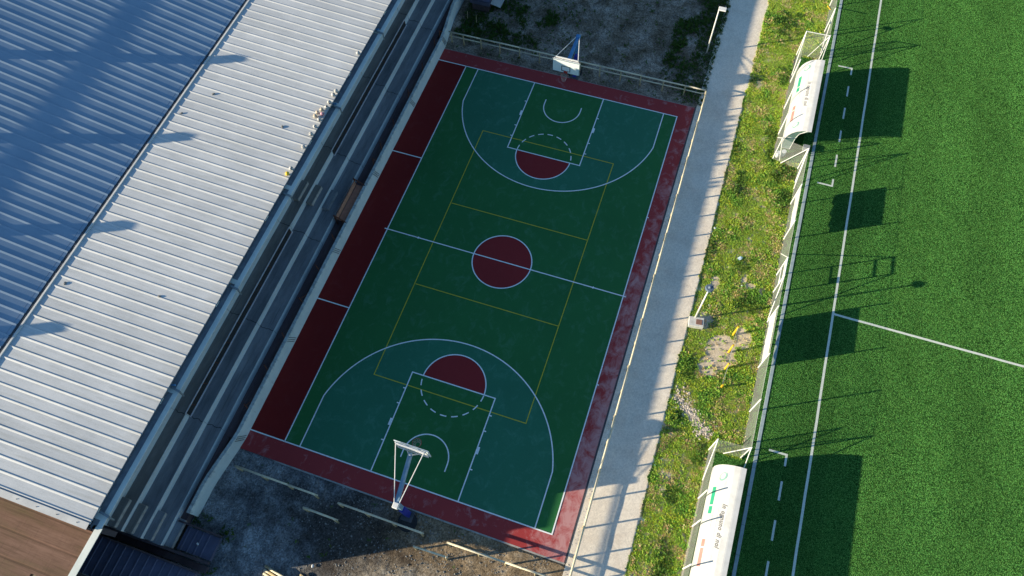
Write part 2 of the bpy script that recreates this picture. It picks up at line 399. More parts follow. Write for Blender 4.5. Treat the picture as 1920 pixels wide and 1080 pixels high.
# ------------------------------------------------------------------ ground
def grid(name, x0, x1, y0, y1, step, m, zf, kind='structure'):
    nx = max(1, round((x1 - x0) / step)); ny = max(1, round((y1 - y0) / step))
    vs = []; fs = []
    for j in range(ny + 1):
        for i in range(nx + 1):
            x = x0 + (x1 - x0) * i / nx; y = y0 + (y1 - y0) * j / ny
            vs.append((x, y, zf(x, y)))
    for j in range(ny):
        for i in range(nx):
            a = j * (nx + 1) + i; fs.append((a, a + 1, a + nx + 2, a + nx + 1))
    me = bpy.data.meshes.new(name); me.from_pydata(vs, [], fs); me.materials.append(M[m])
    for p in me.polygons: p.use_smooth = True
    o = bpy.data.objects.new(name, me); C.objects.link(o); return tag(o, kind=kind)
grid('ground', -600, 600, -600, 600, 600, 'dirt', lambda x, y: -.16)
def zedge(x, y, x0, x1, y0, y1):
    return min(1, max(0, min(x - x0, x1 - x, y - y0, y1 - y)) / .4)
grid('north_yard', -9.9, 8.75, 15.05, 34, .12, 'north_dirt',
     lambda x, y: -.05 + zedge(x, y, -9.9, 8.75, 15.05, 34) * (.10 * fbm(x, y, .5, 3) + .035 * fbm(x, y, 2.2, 5)) * .8)
def south_z(x, y):
    e = zedge(x, y, -10.2, 8.75, -30, -15.05)
    z = .09 * fbm(x, y, .5, 1) + .05 * fbm(x, y, 2.4, 2) + .02 * fbm(x, y, 6, 9)
    z += .35 * math.exp(-((x - 1.5) ** 2 / 4 + (y + 18.9) ** 2 / .9)) * (1 + .4 * fbm(x, y, 1.5, 7))
    return -.06 + e * max(-.08, z * .75)
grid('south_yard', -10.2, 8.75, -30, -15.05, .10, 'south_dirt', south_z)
def path_z(x, y):
    e = zedge(x, y, 8.4, 11.9, -60, 60)
    return -.02 + e * (.012 * fbm(x, y, 1.2, 4))
grid('path', 8.56, 11.75, -34, 40, .25, 'path', path_z)
def verge_z(x, y):
    return -.035 + .05 * fbm(x, y, .7, 8) + .03 * fbm(x, y, 2.5, 6) if 11.8 < x < 15.5 else -.03
grid('verge_soil', 11.35, 15.8, -34, 40, .15, 'sand', lambda x, y: -.035 + min(1, (x - 11.35) / .4) * (.02 + .05 * fbm(x, y, .7, 8) + .02 * fbm(x, y, 2.5, 6)) if x < 14.0 else -.03)
# artificial turf with the two recesses behind the dugouts
b = MB()
b.quad((15.72, -50, -.008), (75, -50, -.008), (75, 60, -.008), (15.72, 60, -.008))
b.quad((14.15, 12.55, -.008), (15.72, 12.55, -.008), (15.72, 21.8, -.008), (14.15, 21.8, -.008))
b.quad((14.15, -15.2, -.008), (15.72, -15.2, -.008), (15.72, -7.1, -.008), (14.15, -7.1, -.008))
tag(b.build('turf_pitch', 'turf'), kind='structure')
b = MB()
for k in range(-30, 40): b.box(16.36, 16.54, k * 1.5, k * 1.5 + 1.485, -.1, .03, bev=.008)
tag(b.build('kerb', 'kerb'), kind='structure')
# pitch lines
def strip(b, pts, wd, z, closed=False):
    pts = [Vector((p[0], p[1], 0)) for p in pts]; n = len(pts); L = []; Rr = []
    for i in range(n):
        if closed: a, c = pts[i - 1], pts[(i + 1) % n]
        else: a, c = pts[max(0, i - 1)], pts[min(n - 1, i + 1)]
        p = pts[i]
        d1 = (p - a).normalized() if (p - a).length > 1e-9 else (c - p).normalized()
        d2 = (c - p).normalized() if (c - p).length > 1e-9 else d1
        t = (d1 + d2).normalized(); nn = Vector((-t.y, t.x, 0)); k = max(.35, t.dot(d1))
        L.append(b.bm.verts.new((p + nn * wd / 2 / k) + Vector((0, 0, z)))); Rr.append(b.bm.verts.new((p - nn * wd / 2 / k) + Vector((0, 0, z))))
    for i in range(n if closed else n - 1):
        j = (i + 1) % n; b.bm.faces.new((L[i], L[j], Rr[j], Rr[i]))
b = MB()
strip(b, [(19.16 + .02 * fbm(0, y, .4, 3), y) for y in range(-40, 52)], .13, .002)
strip(b, [(19.22 + k, 2.62 + .02 * fbm(k, 0, .5, 1)) for k in range(0, 54)], .13, .003)
def tech(b, ys, c0, c1):
    strip(b, [(17.03, c0), (17.95, c0 + .02), (17.95, c0 - .6)], .11, .002)
    if c1 is not None: strip(b, [(17.03, c1), (17.95, c1), (17.95, c1 + .55)], .11, .002)
    for a, c in ys: strip(b, [(17.93, a), (17.93, c)], .11, .002)
tech(b, [(20.06, 19.13), (18.1, 17.12), (16.09, 15.12), (14.04, 13.05)], 21.72, 11.5)
tech(b, [(-7.75, -8.76), (-9.78, -10.81), (-11.82, -12.85), (-13.9, -14.9), (-15.9, -16.9)], -6.33, None)
tag(b.build('pitch_marking', 'pitch_line'), kind='structure')

import numpy as np
rng = np.random.default_rng(5)
def turf_fibres():
    n = 950000
    xy = np.empty((n, 2)); xy[:, 0] = rng.uniform(14.2, 30.5, n); xy[:, 1] = rng.uniform(-15.5, 33, n)
    x, y = xy[:, 0], xy[:, 1]
    # keep what lies inside the pitch and roughly inside the view
    keep = (x < 30.4) & ((x > 16.56) | ((x > 15.72) & (x < 16.34)) | (((y > 12.6) & (y < 21.8) | (y < -7.2)) & (x > 14.2) & (x < 15.7) & ((y > 19.8) | (y < 13.5) & (y > 0) | (y > -8.25) & (y < 0))))
    xy = xy[keep]; x, y = xy[:, 0], xy[:, 1]; n = len(x)
    z0 = np.full(n, -.009); h = rng.uniform(.012, .022, n); a = rng.uniform(0, 6.283, n); lean = rng.uniform(.6, 1.5, n)
    wd = rng.uniform(.011, .021, n)
    dx = np.cos(a) * h * lean; dy = np.sin(a) * h * lean
    px = -np.sin(a) * wd; py = np.cos(a) * wd
    V = np.empty((n, 3, 3), np.float32)
    V[:, 0] = np.stack([x - px, y - py, z0], 1); V[:, 1] = np.stack([x + px, y + py, z0], 1); V[:, 2] = np.stack([x + dx, y + dy, z0 + h], 1)
    g = rng.uniform(.86, 1.14, n)
    # soft tone drift over the pitch from a few summed waves
    t = .5 * np.sin(x * .9 + 1.3 * np.sin(y * .31)) + .5 * np.sin(y * .53 + 1.7 * np.sin(x * .47)) + .35 * np.sin(x * 2.3 + y * 1.9)
    g *= 1 + .08 * t + .045 * np.sign(np.sin(x * 1.57)) - .10 * np.exp(-((x - 18.0) / 1.6) ** 2)
    col = np.stack([.24 * g * (1 + .12 * rng.standard_normal(n)), .61 * g, .15 * g, np.ones(n)], 1)
    near = lambda v, c, w_: np.abs(v - c) < w_
    lines = near(x, 19.16, .062) | (near(y, 2.62, .062) & (x > 19.15))
    for a_, c_ in [(20.06, 19.13), (18.1, 17.12), (16.09, 15.12), (14.04, 13.05), (-7.75, -8.76), (-9.78, -10.81), (-11.82, -12.85), (-13.9, -14.9), (-15.9, -16.9), (21.72, 21.12), (12.05, 11.5), (-6.33, -6.93)]:
        lines |= near(x, 17.94, .055) & (y < a_) & (y > c_)
    for c_ in (21.72, 11.5, -6.33): lines |= near(y, c_, .055) & (x > 17.03) & (x < 17.98)
    wv = rng.uniform(.55, .8, n)
    col[lines, :3] = np.stack([wv, wv, wv * .92], 1)[lines]
    me = bpy.data.meshes.new('turf_fibres')
    me.vertices.add(n * 3); me.loops.add(n * 3); me.polygons.add(n)
    me.vertices.foreach_set('co', V.reshape(-1)); me.loops.foreach_set('vertex_index', np.arange(n * 3, dtype=np.int32))
    me.polygons.foreach_set('loop_start', np.arange(0, n * 3, 3, dtype=np.int32))
    me.update(); me.materials.append(M['fibre'])
    at = me.color_attributes.new('tint', 'FLOAT_COLOR', 'POINT'); at.data.foreach_set('color', np.repeat(np.clip(col, 0, 1), 3, axis=0).astype(np.float32).reshape(-1))
    o = bpy.data.objects.new('turf_fibres', me); C.objects.link(o)
    return tag(o, 'short green plastic fibres of the football pitch with white line fibres', 'artificial grass', None, 'stuff')
turf_fibres()

# ------------------------------------------------------------------ basketball court
b = MB(); b.box(-9.62, 8.46, -15.08, 15.12, -.14, 0)
tag(b.build('court_slab', 'apron'), kind='structure')
b = MB(); b.box(-7.6, 8.50, -15.16, -15.085, -.12, -.004); b.box(-9.62, 8.3, 15.125, 15.17, -.12, -.02)
tag(b.build('slab_edge', 'edge_pale'), kind='structure')
b = MB(); b.box(8.47, 8.55, -15.08, 15.2, -.12, -.006)
tag(b.build('expansion_joint', 'dark_metal'), kind='structure')
b = MB(); b.quad((-9.58, -14, .004), (-7.5, -14, .004), (-7.5, 14, .004), (-9.58, 14, .004))
tag(b.build('side_lane_surface', 'lane_red'), kind='structure')
b = MB(); b.quad((-7.5, -14, .0045), (7.5, -14, .0045), (7.5, 14, .0045), (-7.5, 14, .0045))
tag(b.build('court_surface', 'court_green'), kind='structure')
def arc(cx, cy, r, a0, a1, n=48): return [(cx + r * math.cos(a0 + (a1 - a0) * i / n), cy + r * math.sin(a0 + (a1 - a0) * i / n)) for i in range(n + 1)]
def flip(pts, s): return [(x * s, y * s) for x, y in pts]
bt = MB(); bk = MB(); bc = MB(); bl = MB(); by = MB()
def fan(b, pts, z): b.bm.faces.new([b.bm.verts.new((x, y, z)) for x, y in pts])
LW = .066
fan(bc, arc(0, 0, 1.8, 0, 2 * math.pi, 64)[:-1], .016)
strip(bl, arc(0, 0, 1.8, 0, 2 * math.pi, 64)[:-1], LW, .021, True)
th = math.acos(6.6 / 6.75)
for s in (1, -1):
    a3 = [(-6.6, 14)] + arc(0, 12.425, 6.75, math.pi + th, 2 * math.pi - th, 60) + [(6.6, 14)]
    fan(bt, flip(a3, s), .009); strip(bl, flip(a3, s), LW, .0212)
    fan(bk, flip([(-2.45, 14), (-2.45, 8.2), (2.45, 8.2), (2.45, 14)], s), .012)
    fan(bc, flip(arc(0, 8.2, 1.8, math.pi, 2 * math.pi, 40), s), .0162)
    strip(bl, flip([(-2.45, 14), (-2.45, 8.2), (2.45, 8.2), (2.45, 14)], s), LW, .0216)
    strip(bl, flip(arc(0, 8.2, 1.8, math.pi, 2 * math.pi, 40), s), LW, .0208)
    nd = 9
    for k in range(nd):
        a = math.pi * (k + .28) / nd + .02; c = a + math.pi / nd * .58
        strip(bl, flip(arc(0, 8.2, 1.8, a, c, 6), s), LW, .0208)
    strip(bl, flip([(-1.25, 12.8)] + arc(0, 12.425, 1.25, math.pi, 2 * math.pi, 30) + [(1.25, 12.8)], s), LW, .0216)
    for sx in (-1, 1):
        for yy in (12.25, 10.1, 9.2): strip(bl, flip([(sx * 2.47, yy), (sx * 2.60, yy)], s), LW, .022)
        strip(bl, flip([(sx * 2.52, 11.4), (sx * 2.52, 11.0)], s), .14, .0222)
strip(bl, [(-9.58, 14), (7.5, 14), (7.5, -14), (-9.58, -14)], LW, .0204)
strip(bl, [(-7.5, 14), (-7.5, -14)], LW, .0204)
strip(bl, [(-7.68, 0), (7.66, 0)], LW, .0206)
for yy in (5.66, -5.68): strip(bl, [(-9.56, yy), (-7.5, yy)], LW, .0206)
for yy in (5.7, -5.7): strip(bl, [(7.5, yy), (7.62, yy)], LW, .0206)
for xx in (-5.43, 5.68): strip(bl, [(xx, -.07), (xx, .07)], LW, .0214)
strip(by, [(-4.45, 9), (4.48, 9), (4.48, -9), (-4.45, -9)], .05, .0182, True)
for yy in (3, -3): strip(by, [(-4.4, yy), (4.45, yy)], .05, .0186)
tag(bt.build('three_point_surface', 'court_teal'), kind='structure')
tag(bk.build('key_surface', 'court_green'), kind='structure')
tag(bc.build('circle_surface', 'circle_red'), kind='structure')
tag(bl.build('court_marking', 'line_white'), kind='structure')
tag(by.build('volleyball_marking', 'line_yellow'), kind='structure')

# ------------------------------------------------------------------ basketball hoops
def hoop(s, label, armcol):
    t = thing('basketball_hoop', label, 'basketball hoop', (0, 0, 0), 0 if s > 0 else math.pi)
    px = 0. if s > 0 else -.27
    b = MB(); b.box(px - .3, px + .3, 15.15, 15.75, -.05, .06, bev=.01); b.build('base_plate', 'dark_metal', t)
    b = MB(); b.tube((px - .1, 15.75, -.02), (px - .1, 15.75, .05), .5, n=28); b.build('footing', 'black', t)
    # padded upright leaning back
    m = MB(); m.bar((px, 15.40, .05), (px, 15.44, 1.9), .24, .28); m.build('padding', 'pad_blue', t)
    m = MB(); m.bar((px, 15.44, 2.15), (px, 15.47, 3.40), .20, .22); m.build('post', armcol, t)
    m = MB(); m.bar((px, 15.60, 3.34), (0, 13.05, 3.42), .20, .20); m.build('arm', armcol, t)
    m = MB(); m.box(px - .14, px + .14, 15.42, 15.70, 3.27, 3.51, bev=.02); m.build('arm_cap', 'white_paint' if s < 0 else armcol, t)
    for sx in (-1, 1):
        m = MB(); m.path([(px + sx * .12, 15.45, 3.45), (sx * .72, 12.99, 3.98)], .022); m.build('brace', 'white_paint', t)
    m = MB()
    for z in (3.0, 3.45, 3.9): m.bar((-.78, 12.9, z), (.78, 12.9, z), .05, .05)
    for x in (-.78, -.3, .3, .78): m.bar((x, 12.9, 2.95), (x, 12.9, 3.95), .05, .05)
    m.bar((-.3, 12.93, 3.1), (0, 13.2, 3.55), .05, .05); m.bar((.3, 12.93, 3.1), (0, 13.2, 3.55), .05, .05)
    m.bar((-.74, 12.96, 3.99), (.74, 12.96, 3.99), .06, .06)
    m.build('board_frame', 'white_paint', t)
    m = MB(); m.box(-.9, .9, 12.80, 12.84, 2.90, 3.95, bev=.006); bd = m.build('backboard', 'board', t)
    m = MB()
    def fr(x0, x1, z0, z1, w, y):
        m.box(x0, x1, y, y + .006, z0, z0 + w); m.box(x0, x1, y, y + .006, z1 - w, z1)
        m.box(x0, x0 + w, y, y + .006, z0 + w, z1 - w); m.box(x1 - w, x1, y, y + .006, z0 + w, z1 - w)
    fr(-.895, .895, 2.905, 3.945, .03, 12.793); fr(-.295, .295, 3.05, 3.50, .05, 12.793)
    m.build('target_frame', 'black_line', bd)
    m = MB(); pts = [(x, y, 3.05) for x, y in arc(0, 12.425, .228, 0, 2 * math.pi, 28)]
    m.path(pts, .011, 6); m.bar((-.09, 12.66, 3.04), (-.09, 12.8, 3.0), .03, .02); m.bar((.09, 12.66, 3.04), (.09, 12.8, 3.0), .03, .02)
    m.box(-.12, .12, 12.755, 12.79, 2.93, 3.08)
    m.build('rim', 'orange', t)
    m = MB(); prev = None
    for k, (r, z) in enumerate([(.225, 3.04), (.19, 2.93), (.15, 2.82), (.125, 2.72), (.12, 2.62)]):
        ring = [(r * math.cos(2 * math.pi * (i + .5 * (k % 2)) / 12), 12.425 + r * math.sin(2 * math.pi * (i + .5 * (k % 2)) / 12), z) for i in range(12)]
        if prev:
            for i in range(12):
                j = i if k % 2 == 0 else (i + 1) % 12
                m.tube(prev[i], ring[i], .0055, n=3, cap=False)
                m.tube(prev[i], ring[(i - 1) % 12] if k % 2 else ring[(i + 1) % 12], .0055, n=3, cap=False)
        prev = ring
    m.build('net', 'net_cord', t)
    return t
hoop(1, 'basketball hoop with blue arm by the far rail fence, its white board facing us', 'arm_strong')
hoop(-1, 'basketball hoop seen from behind, pale steel arm over the near baseline', 'arm_blue')

# ------------------------------------------------------------------ timber rail fences
def rail_fence(name, label, a, b_, posts, h=.95, hr=(.93, .52), roof=0):
    a = Vector((*a, -.05)); b_ = Vector((*b_, -.05)); t = thing(name, label, 'fence', a, 0, 'wooden rail fences around the basketball court')
    d = b_ - a; n = Vector((-d.y, d.x, 0)).normalized()
    for k, p in enumerate(posts):
        q = d * p
        m = MB(); j = random.uniform(-.015, .015)
        m.tube((q.x, q.y, -.1), (q.x + j, q.y + j, h - .06), .05, .045, n=9); m.build('post', 'wood', t, True)
    for z in hr:
        m = MB(); k = 0; cuts = [0] + [p for p in posts if .02 < p < .98][1::2] + [1]
        for p0, p1 in zip(cuts, cuts[1:]):
            o = n * (.03 if z > .8 else .07); r = .052 if z > .8 else .04
            q0 = d * p0 + o; q1 = d * p1 + o
            m.tube((q0.x, q0.y, z + random.uniform(-.012, .012)), (q1.x, q1.y, z + random.uniform(-.012, .012)), r, r * .92, n=9); k += 1
        m.build('top_rail' if z > .8 else 'middle_rail', 'wood_top', t, True)
    return t
yN = 15.9
xs = [-9.28, -8.36, -7.06, -5.64, -4.19, -2.72, -1.25, .2, 1.62, 3.07, 4.46, 6.01, 7.48, 8.85]
rail_fence('rail_fence', 'long wooden rail fence running behind the far blue-armed hoop', (-9.45, yN), (8.87, yN + .06), [(x + 9.45) / 18.32 for x in xs])
ys = [15.9]
y = 15.1
while y > -15.6: ys.append(y); y -= 1.46
ys.append(-15.75)
ys = [15.9] + [14.7 - 1.47 * k for k in range(0, 21)]
rail_fence('rail_fence', 'long wooden rail fence between the basketball court and the pale gravel path', (8.87, 15.9), (8.87, -15.9), [(15.9 - y) / 31.8 for y in ys])
rail_fence('rail_fence', 'wooden rail fence section starting at the stained wall, nearest the concrete steps', (-9.0, -16.12), (-4.4, -16.12), [.02, .34, .66, .985])
rail_fence('rail_fence', 'wooden rail fence section in shade right behind the near hoop', (-3.15, -16.12), (1.45, -16.12), [.015, .34, .66, .985])
rail_fence('rail_fence', 'short shaded wooden rail fence piece set back from the row, left of the near hoop', (-4.72, -16.88), (-2.9, -16.9), [.04, .96])
rail_fence('rail_fence', 'short sunlit wooden rail fence piece set back on the brown dirt', (1.25, -16.83), (3.0, -16.78), [.04, .96])
rail_fence('rail_fence', 'sunlit wooden rail fence section reaching the near right corner of the court', (2.75, -16.14), (8.8, -16.05), [.015, .27, .5, .75, .99])

# lumber pile and sticks
t = thing('lumber_pile', 'pile of pale timber poles lying at the bottom edge of the yard, half in sun', 'lumber', (-5.2, -20.3, 0))
for k in range(9):
    m = MB(); r_ = random.uniform(.05, .065); lay = k // 5; j = k % 5
    a = Vector((-.35 + .04 * k % .3 + .1 * lay, .35 - .17 * j - .05 * lay + (0 if j < 5 else 0), .04 + .11 * lay)); d = Vector((3.6, -.55 - .05 * j, 0)) * random.uniform(.9, 1.05)
    m.tube(a, a + d, r_, r_ * .9, n=9); m.build('pole', 'wood_top' if k % 3 else 'wood', t, True)
t2 = thing('lumber_pile', 'smaller bundle of shaded timber poles crossing beside the pile', 'lumber', (-3.6, -19.75, 0))
for k in range(5):
    m = MB(); a = Vector((-.1 + .02 * k, -.1 * k, .06 + .05 * (k % 2))); m.tube(a, a + Vector((2.6, -.75, 0)), .05, .045, n=8); m.build('pole', 'wood', t2, True)

# ------------------------------------------------------------------ boundary wall
def poly_wall(pts, th, z0, z1):
    m = MB(); A = []
    for (x, y) in pts:
        A.append([m.bm.verts.new(p) for p in ((x, y, z0), (x - .02, y, z1), (x - th, y, z1), (x - th, y, z0))])
    for a, c in zip(A, A[1:]):
        for i in range(4): m.bm.faces.new((a[i], a[(i + 1) % 4], c[(i + 1) % 4], c[i]))
    m.bm.faces.new(A[0]); m.bm.faces.new(A[-1][::-1]); return m
wp = []
y = -18.95
while y < 40.1:
    x = -9.56
    if y < -14.6: x -= .40 * min(1, (-14.6 - y) / 2.6)
    if y > 15.2: x -= .42 * min(1, (y - 15.2) / 3.2)
    wp.append((x, y)); y += .5
t = thing('boundary_wall', 'long low pale wall with dark stains between the terrace and the red court lane', 'wall')
poly_wall(wp, .2, -.3, 1.02).build('wall', 'wall', t)
m = MB()
for k, yy in enumerate((-14.62, -8.65, -2.6, 3.3, 9.4, 15.3)):
    for q in range(3):
        m.bar((-9.553, yy + .12 * q, .15), (-9.573, yy + .12 * q - .35, 1.0), .012, .03)
m.build('crack', 'dark_metal', t)
# rusty stubs of a former railing along the top of the wall
stub = None
for k, yy in enumerate([-13.2, -10.9, -8.9, -6.5, -4.3, -2.2, 3.6, 4.9, 7.0, 9.4, 11.9, 14.3, 15.2]):
    t = thing('rusty_post', 'thin rusty steel railing post standing behind the stained wall', 'post', (-9.84, yy, .5), 0, 'rusty railing posts along the boundary wall')
    m = MB(); m.bar((0, 0, -.02), (random.uniform(-.04, .08), random.uniform(-.12, .12), 1.15), .045, .045); m.build('upright', 'rust', t)
    if k % 3 == 0:
        m = MB(); m.bar((.02, 0, .9), (.04, .55, .45), .03, .03); m.build('strut', 'rust', t)

# ------------------------------------------------------------------ grandstand
G = thing('grandstand', 'grandstand with ribbed white metal roof, gutter beam and concrete terrace beside the court', 'grandstand', (0, 0, 0))
Y0, Y1 = -20.75, 40
steps = [(-9.77, -10.55, .5, 'floor_dark'), (-10.55, -11.45, 1.0, 'tread_blue'), (-11.45, -12.3, 1.45, 'tread_blue'), (-12.3, -13.0, 1.9, 'tread_brown'), (-13.0, -14.4, 2.35, 'tread_brown')]
for k, (xa, xb, z, mm) in enumerate(steps):
    m = MB()
    if k: m.box(xb, xa - .031, Y0, Y1, -.3, z)
    else: m.box(xb, xa - .031, -14.8, 15.4, -.3, z); m.box(xb, -10.2, Y0 + 1.3, -14.81, -.3, z); m.box(xb, -10.2, 15.41, Y1, -.3, z)
    m.build('step', mm, G)
    if k:
        zl = steps[k - 1][2]
        m = MB(); m.box(xa - .030, xa, Y0 + .01, Y1 - .01, zl - .02, z + .003, bev=.006); m.build('riser', 'riser', G)
# jagged expansion joints across the treads
for yy in (-14.6, -8.65, -2.55, 3.4, 9.45, 15.6):
    for xa, xb, z, _ in steps[1:]:
        m = MB(); n = 6; px = None
        for i in range(n + 1):
            p = (xa - .04 + (xb - xa + .06) * i / n, yy + random.uniform(-.05, .05), z + .004)
            if px: m.bar(px, p, .028, .004)
            px = p
        m.bar((xa + .003, yy, z - .4), (xa + .003, yy, z), .02, .004); m.build('joint', 'black', G)
# little stair blocks on the terraces
for (yc, L) in ((.0, 1.4), (-20.0, 1.42)):
    for k in (1, 2, 3, 4):
        xa, xb, z, _ = steps[k]; zl = steps[k - 1][2]
        yy = yc - (.1 if yc > -5 else 0) - .2 * 0
        if yc > -5: yy = {1: .5, 2: .25, 3: .05, 4: -.15}[k]
        m = MB(); m.box(xa + .004, xa + .40, yy - L / 2, yy + L / 2, zl - .01, zl + .235, bev=.03); sb = m.build('stair_block', 'tread_brown' if k > 2 else 'tread_blue', G)
        m = MB(); m.box(xa + .402, xa + .43, yy - L / 2 + .03, yy + L / 2 - .03, zl, zl + .232, bev=.004); m.build('edge', 'edge_pale', sb)
# long window slots in the riser between the third and fourth tread
for (ya, yb) in ((3.25, 15.0), (-14.55, -2.72)):
    m = MB(); m.box(-12.299, -12.262, ya, yb, 1.455, 1.90); sl_ = m.build('window_slot', 'black', G)
    for xa_, za_ in ((-12.255, 1.46), (-12.345, 1.903)):
        m = MB(); m.box(xa_, xa_ + .055, ya - .05, yb + .05, za_, za_ + .035); m.build('frame', 'slot_frame', sl_)
    q = ya + .5
    while q < yb: m = MB(); m.bar((-12.258, q, 1.89), (-12.25, q + .1, 1.51), .02, .03); m.build('bar', 'rust', sl_); q += 1.24
# supporting structure
m = MB(); m.box(-14.7, -14.45, Y0 + .1, Y1, -.3, 6.9); m.build('rear_wall', 'wall', G)
for k in range(11):
    yy = -20.3 + 5.85 * k
    m = MB(); m.box(-13.9, -13.55, yy - .18, yy + .18, 2.36, 7.05); m.build('column', 'beam', G)
    m = MB(); m.bar((-18.0, yy, 7.25), (-10.5, yy, 6.72), .25, .3); m.build('rafter', 'beam', G)
ex, ez, vx, vz = -10.7, 7.15, -18.9, 7.74
# ribbed white roof: profile along y, extruded down the slope
def ribbed(xa, za, xb, zb, y0, y1, pitch, rw, rh, name, mat, parent, yoff=0, ra=.07, rb=.012):
    prof = []; y = y0; prof.append((y0, 0))
    k = 0
    while True:
        c = y0 + yoff + k * pitch
        if c + rw > y1: break
        prof += [(c - rw / 2 - ra, 0), (c - rw / 2, rh), (c + rw / 2, rh), (c + rw / 2 + rb, 0)]
        # shallow stiffener in the pan
        k += 1
    prof.append((y1, 0))
    m = MB(); nseg = 1; rows = []
    for (x, z) in ((xa, za), (xb, zb)):
        rows.append([m.bm.verts.new((x, p, z + h)) for p, h in prof])
    for i in range(len(prof) - 1): m.bm.faces.new((rows[0][i], rows[0][i + 1], rows[1][i + 1], rows[1][i]))
    lo = [[m.bm.verts.new((x, p, z - .07)) for p in (y0, y1)] for (x, z) in ((xa, za), (xb, zb))]
    m.bm.faces.new((lo[0][0], lo[0][1], lo[1][1], lo[1][0]))
    return m.build(name, mat, parent)
YB = -20.72
def roofz0(x): return 7.15 + (-10.7 - x) * .59 / 8.2
ribbed(ex, ez, vx, vz, YB + .0, Y1, .551, .02, .030, 'roof', 'white_sheet', G, .16, .07, .006)
m = MB(); m.quad((ex + .0, YB - .22, ez + .03), (ex, YB + .06, ez + .055), (vx, YB + .06, vz + .055), (vx, YB - .22, vz + .03))
m.quad((ex + .0, YB - .22, ez + .03), (vx, YB - .22, vz + .03), (vx, YB - .22, vz - .2), (ex, YB - .22, ez - .2))
gt = m.build('gable_flashing', 'flashing', G)
m = MB()
for k in range(8):
    x = ex - .5 - k * .95; z = ez + (ex - x) * (vz - ez) / (ex - vx) + .045
    m.tube((x, YB - .08, z), (x, YB - .08, z + .025), .018, n=6)
m.build('bolt', 'dark_metal', gt)
# upper roof: steeper, grazed by the low sun; its sheets overhang the valley gutter
sl0 = .262
def upz(x): return 7.765 + (-18.62 - x) * sl0
ribbed(-18.70, upz(-18.70), -31.0, upz(-31.0), -20.8, Y1, .585, .02, .032, 'upper_roof', 'upper_sheet', G, .3, .085, .01)
m = MB(); m.box(-19.2, -18.88, -20.8, Y1, 7.55, 7.62); m.box(-18.91, -18.86, -20.8, Y1, 7.60, 7.83); m.box(-18.69, -18.61, -20.7, Y1, 7.66, 7.762)
m.build('valley_gutter', 'dark_metal', G)
m = MB(); m.box(-18.55, -18.46, -20.7, Y1, 7.70, 7.775)
m.build('closure_strip', 'flashing', G)
# ridge framework: stub columns and a low longitudinal tube at the top of the upper roof
for k in range(-3, 9):
    yy = -3.4 + 5.85 * k
    m = MB(); m.box(-31.35, -30.8, yy - .20, yy + .20, 6, 12.36); m.build('ridge_column', 'beam', G)
m = MB(); m.bar((-31.1, -20.8, upz(-31) + .60), (-31.1, 42, upz(-31) + .60), .10, .09); m.build('ridge_tube', 'beam', G)
m = MB(); m.box(-31.3, -31.05, -20.7, Y1, -.3, upz(-31) - .1); m.build('rear_wall', 'wall', G)
m = MB(); m.poly_prism([(-10.72, 5.6), (-10.72, ez - .05), (-18.6, roofz0(-18.6) - .06), (-31, upz(-31) - .06), (-31, 5.6)], YB - .19, YB - .12); m.build('gable_panel', 'wall', G)
m = MB(); m.box(-10.715, -10.28, YB - .17, YB + .05, 5.6, 6.83); m.build('corner_pier', 'wall', G)
# gutter + beam at the eave
m = MB(); m.box(-10.82, -10.535, YB - .1, Y1, 6.80, 6.83); m.box(-10.56, -10.535, YB - .1, Y1, 6.832, 6.862); gu = m.build('gutter', 'gutter', G)
m = MB(); m.box(-10.53, -10.29, -20.7, Y1, 6.835, 6.865); m.box(-10.56, -10.25, -27.5, -20.705, 6.835, 6.865); m.build('eave_beam', 'beam', G)
for k, yy in enumerate((-20.15, -14.37, -8.9, -3.2, 2.93, 8.88, 14.7, 20.5)):
    m = MB(); m.bar((-10.72, yy + .02, 6.93), (-10.2, yy - .05, 6.93), .09, .07); m.bar((-10.22, yy - .06, 6.93), (-10.20, yy - .10, 6.5), .06, .06)
    br = m.build('downpipe', 'bracket', G)
    if k in (1, 4, 5):
        m = MB(); m.tube((-10.74, yy + .12, 6.95), (-10.55, yy + .16, 6.98), .05, n=8); m.build('cap', 'bluecap', br)

# brown flat roof annex beyond the end of the grandstand
A = thing('flat_roof_annex', 'annex with worn brown flat roof adjoining the end of the white ribbed roof', 'building', (0, 0, 0))
m = MB(); m.box(-12.6, -11.02, -23.25, -20.98, 5.85, 6.05); m.box(-30, -12.6, -25, -20.98, 5.85, 6.05); m.build('roof', 'brown_roof', A)
m = MB(); m.box(-29.8, -15.4, -23.2, -21.0, -.3, 5.84); m.box(-15.39, -11.15, -23.2, -23.05, -.3, 5.84); m.build('wall', 'wall', A)
m = MB(); m.box(-11.015, -10.96, -23.28, -20.98, 5.95, 6.1); m.build('edge_trim', 'beam', A)

# stairwell with brown beams, purple deck, purple shed
D = thing('metal_deck', 'small dark purple ribbed metal deck at the foot of the concrete steps', 'deck', (0, 0, 0))
def ribx(x0, x1, y0, y1, z0, z1, pitch, rh, name, mat, parent):
    m = MB(); n = int((x1 - x0) / pitch); pr = [(x0, 0)]
    for k in range(n):
        c = x0 + (k + .5) * pitch; pr += [(c - .05, 0), (c - .025, rh), (c + .025, rh), (c + .05, 0)]
    pr.append((x1, 0)); rows = []
    for y in (y0, y1): rows.append([m.bm.verts.new((p, y, z0 + (z1 - z0) * (p - x0) / (x1 - x0) + h)) for p, h in pr])
    for i in range(len(pr) - 1): m.bm.faces.new((rows[0][i], rows[0][i + 1], rows[1][i + 1], rows[1][i]))
    m.box(x0, x1, y0, y1, min(z0, z1) - .3, min(z0, z1) - .02)
    return m.build(name, mat, parent)
ribx(-9.95, -8.15, -20.62, -19.5, .55, .45, .36, .03, 'deck_sheet', 'purple_sheet', D)
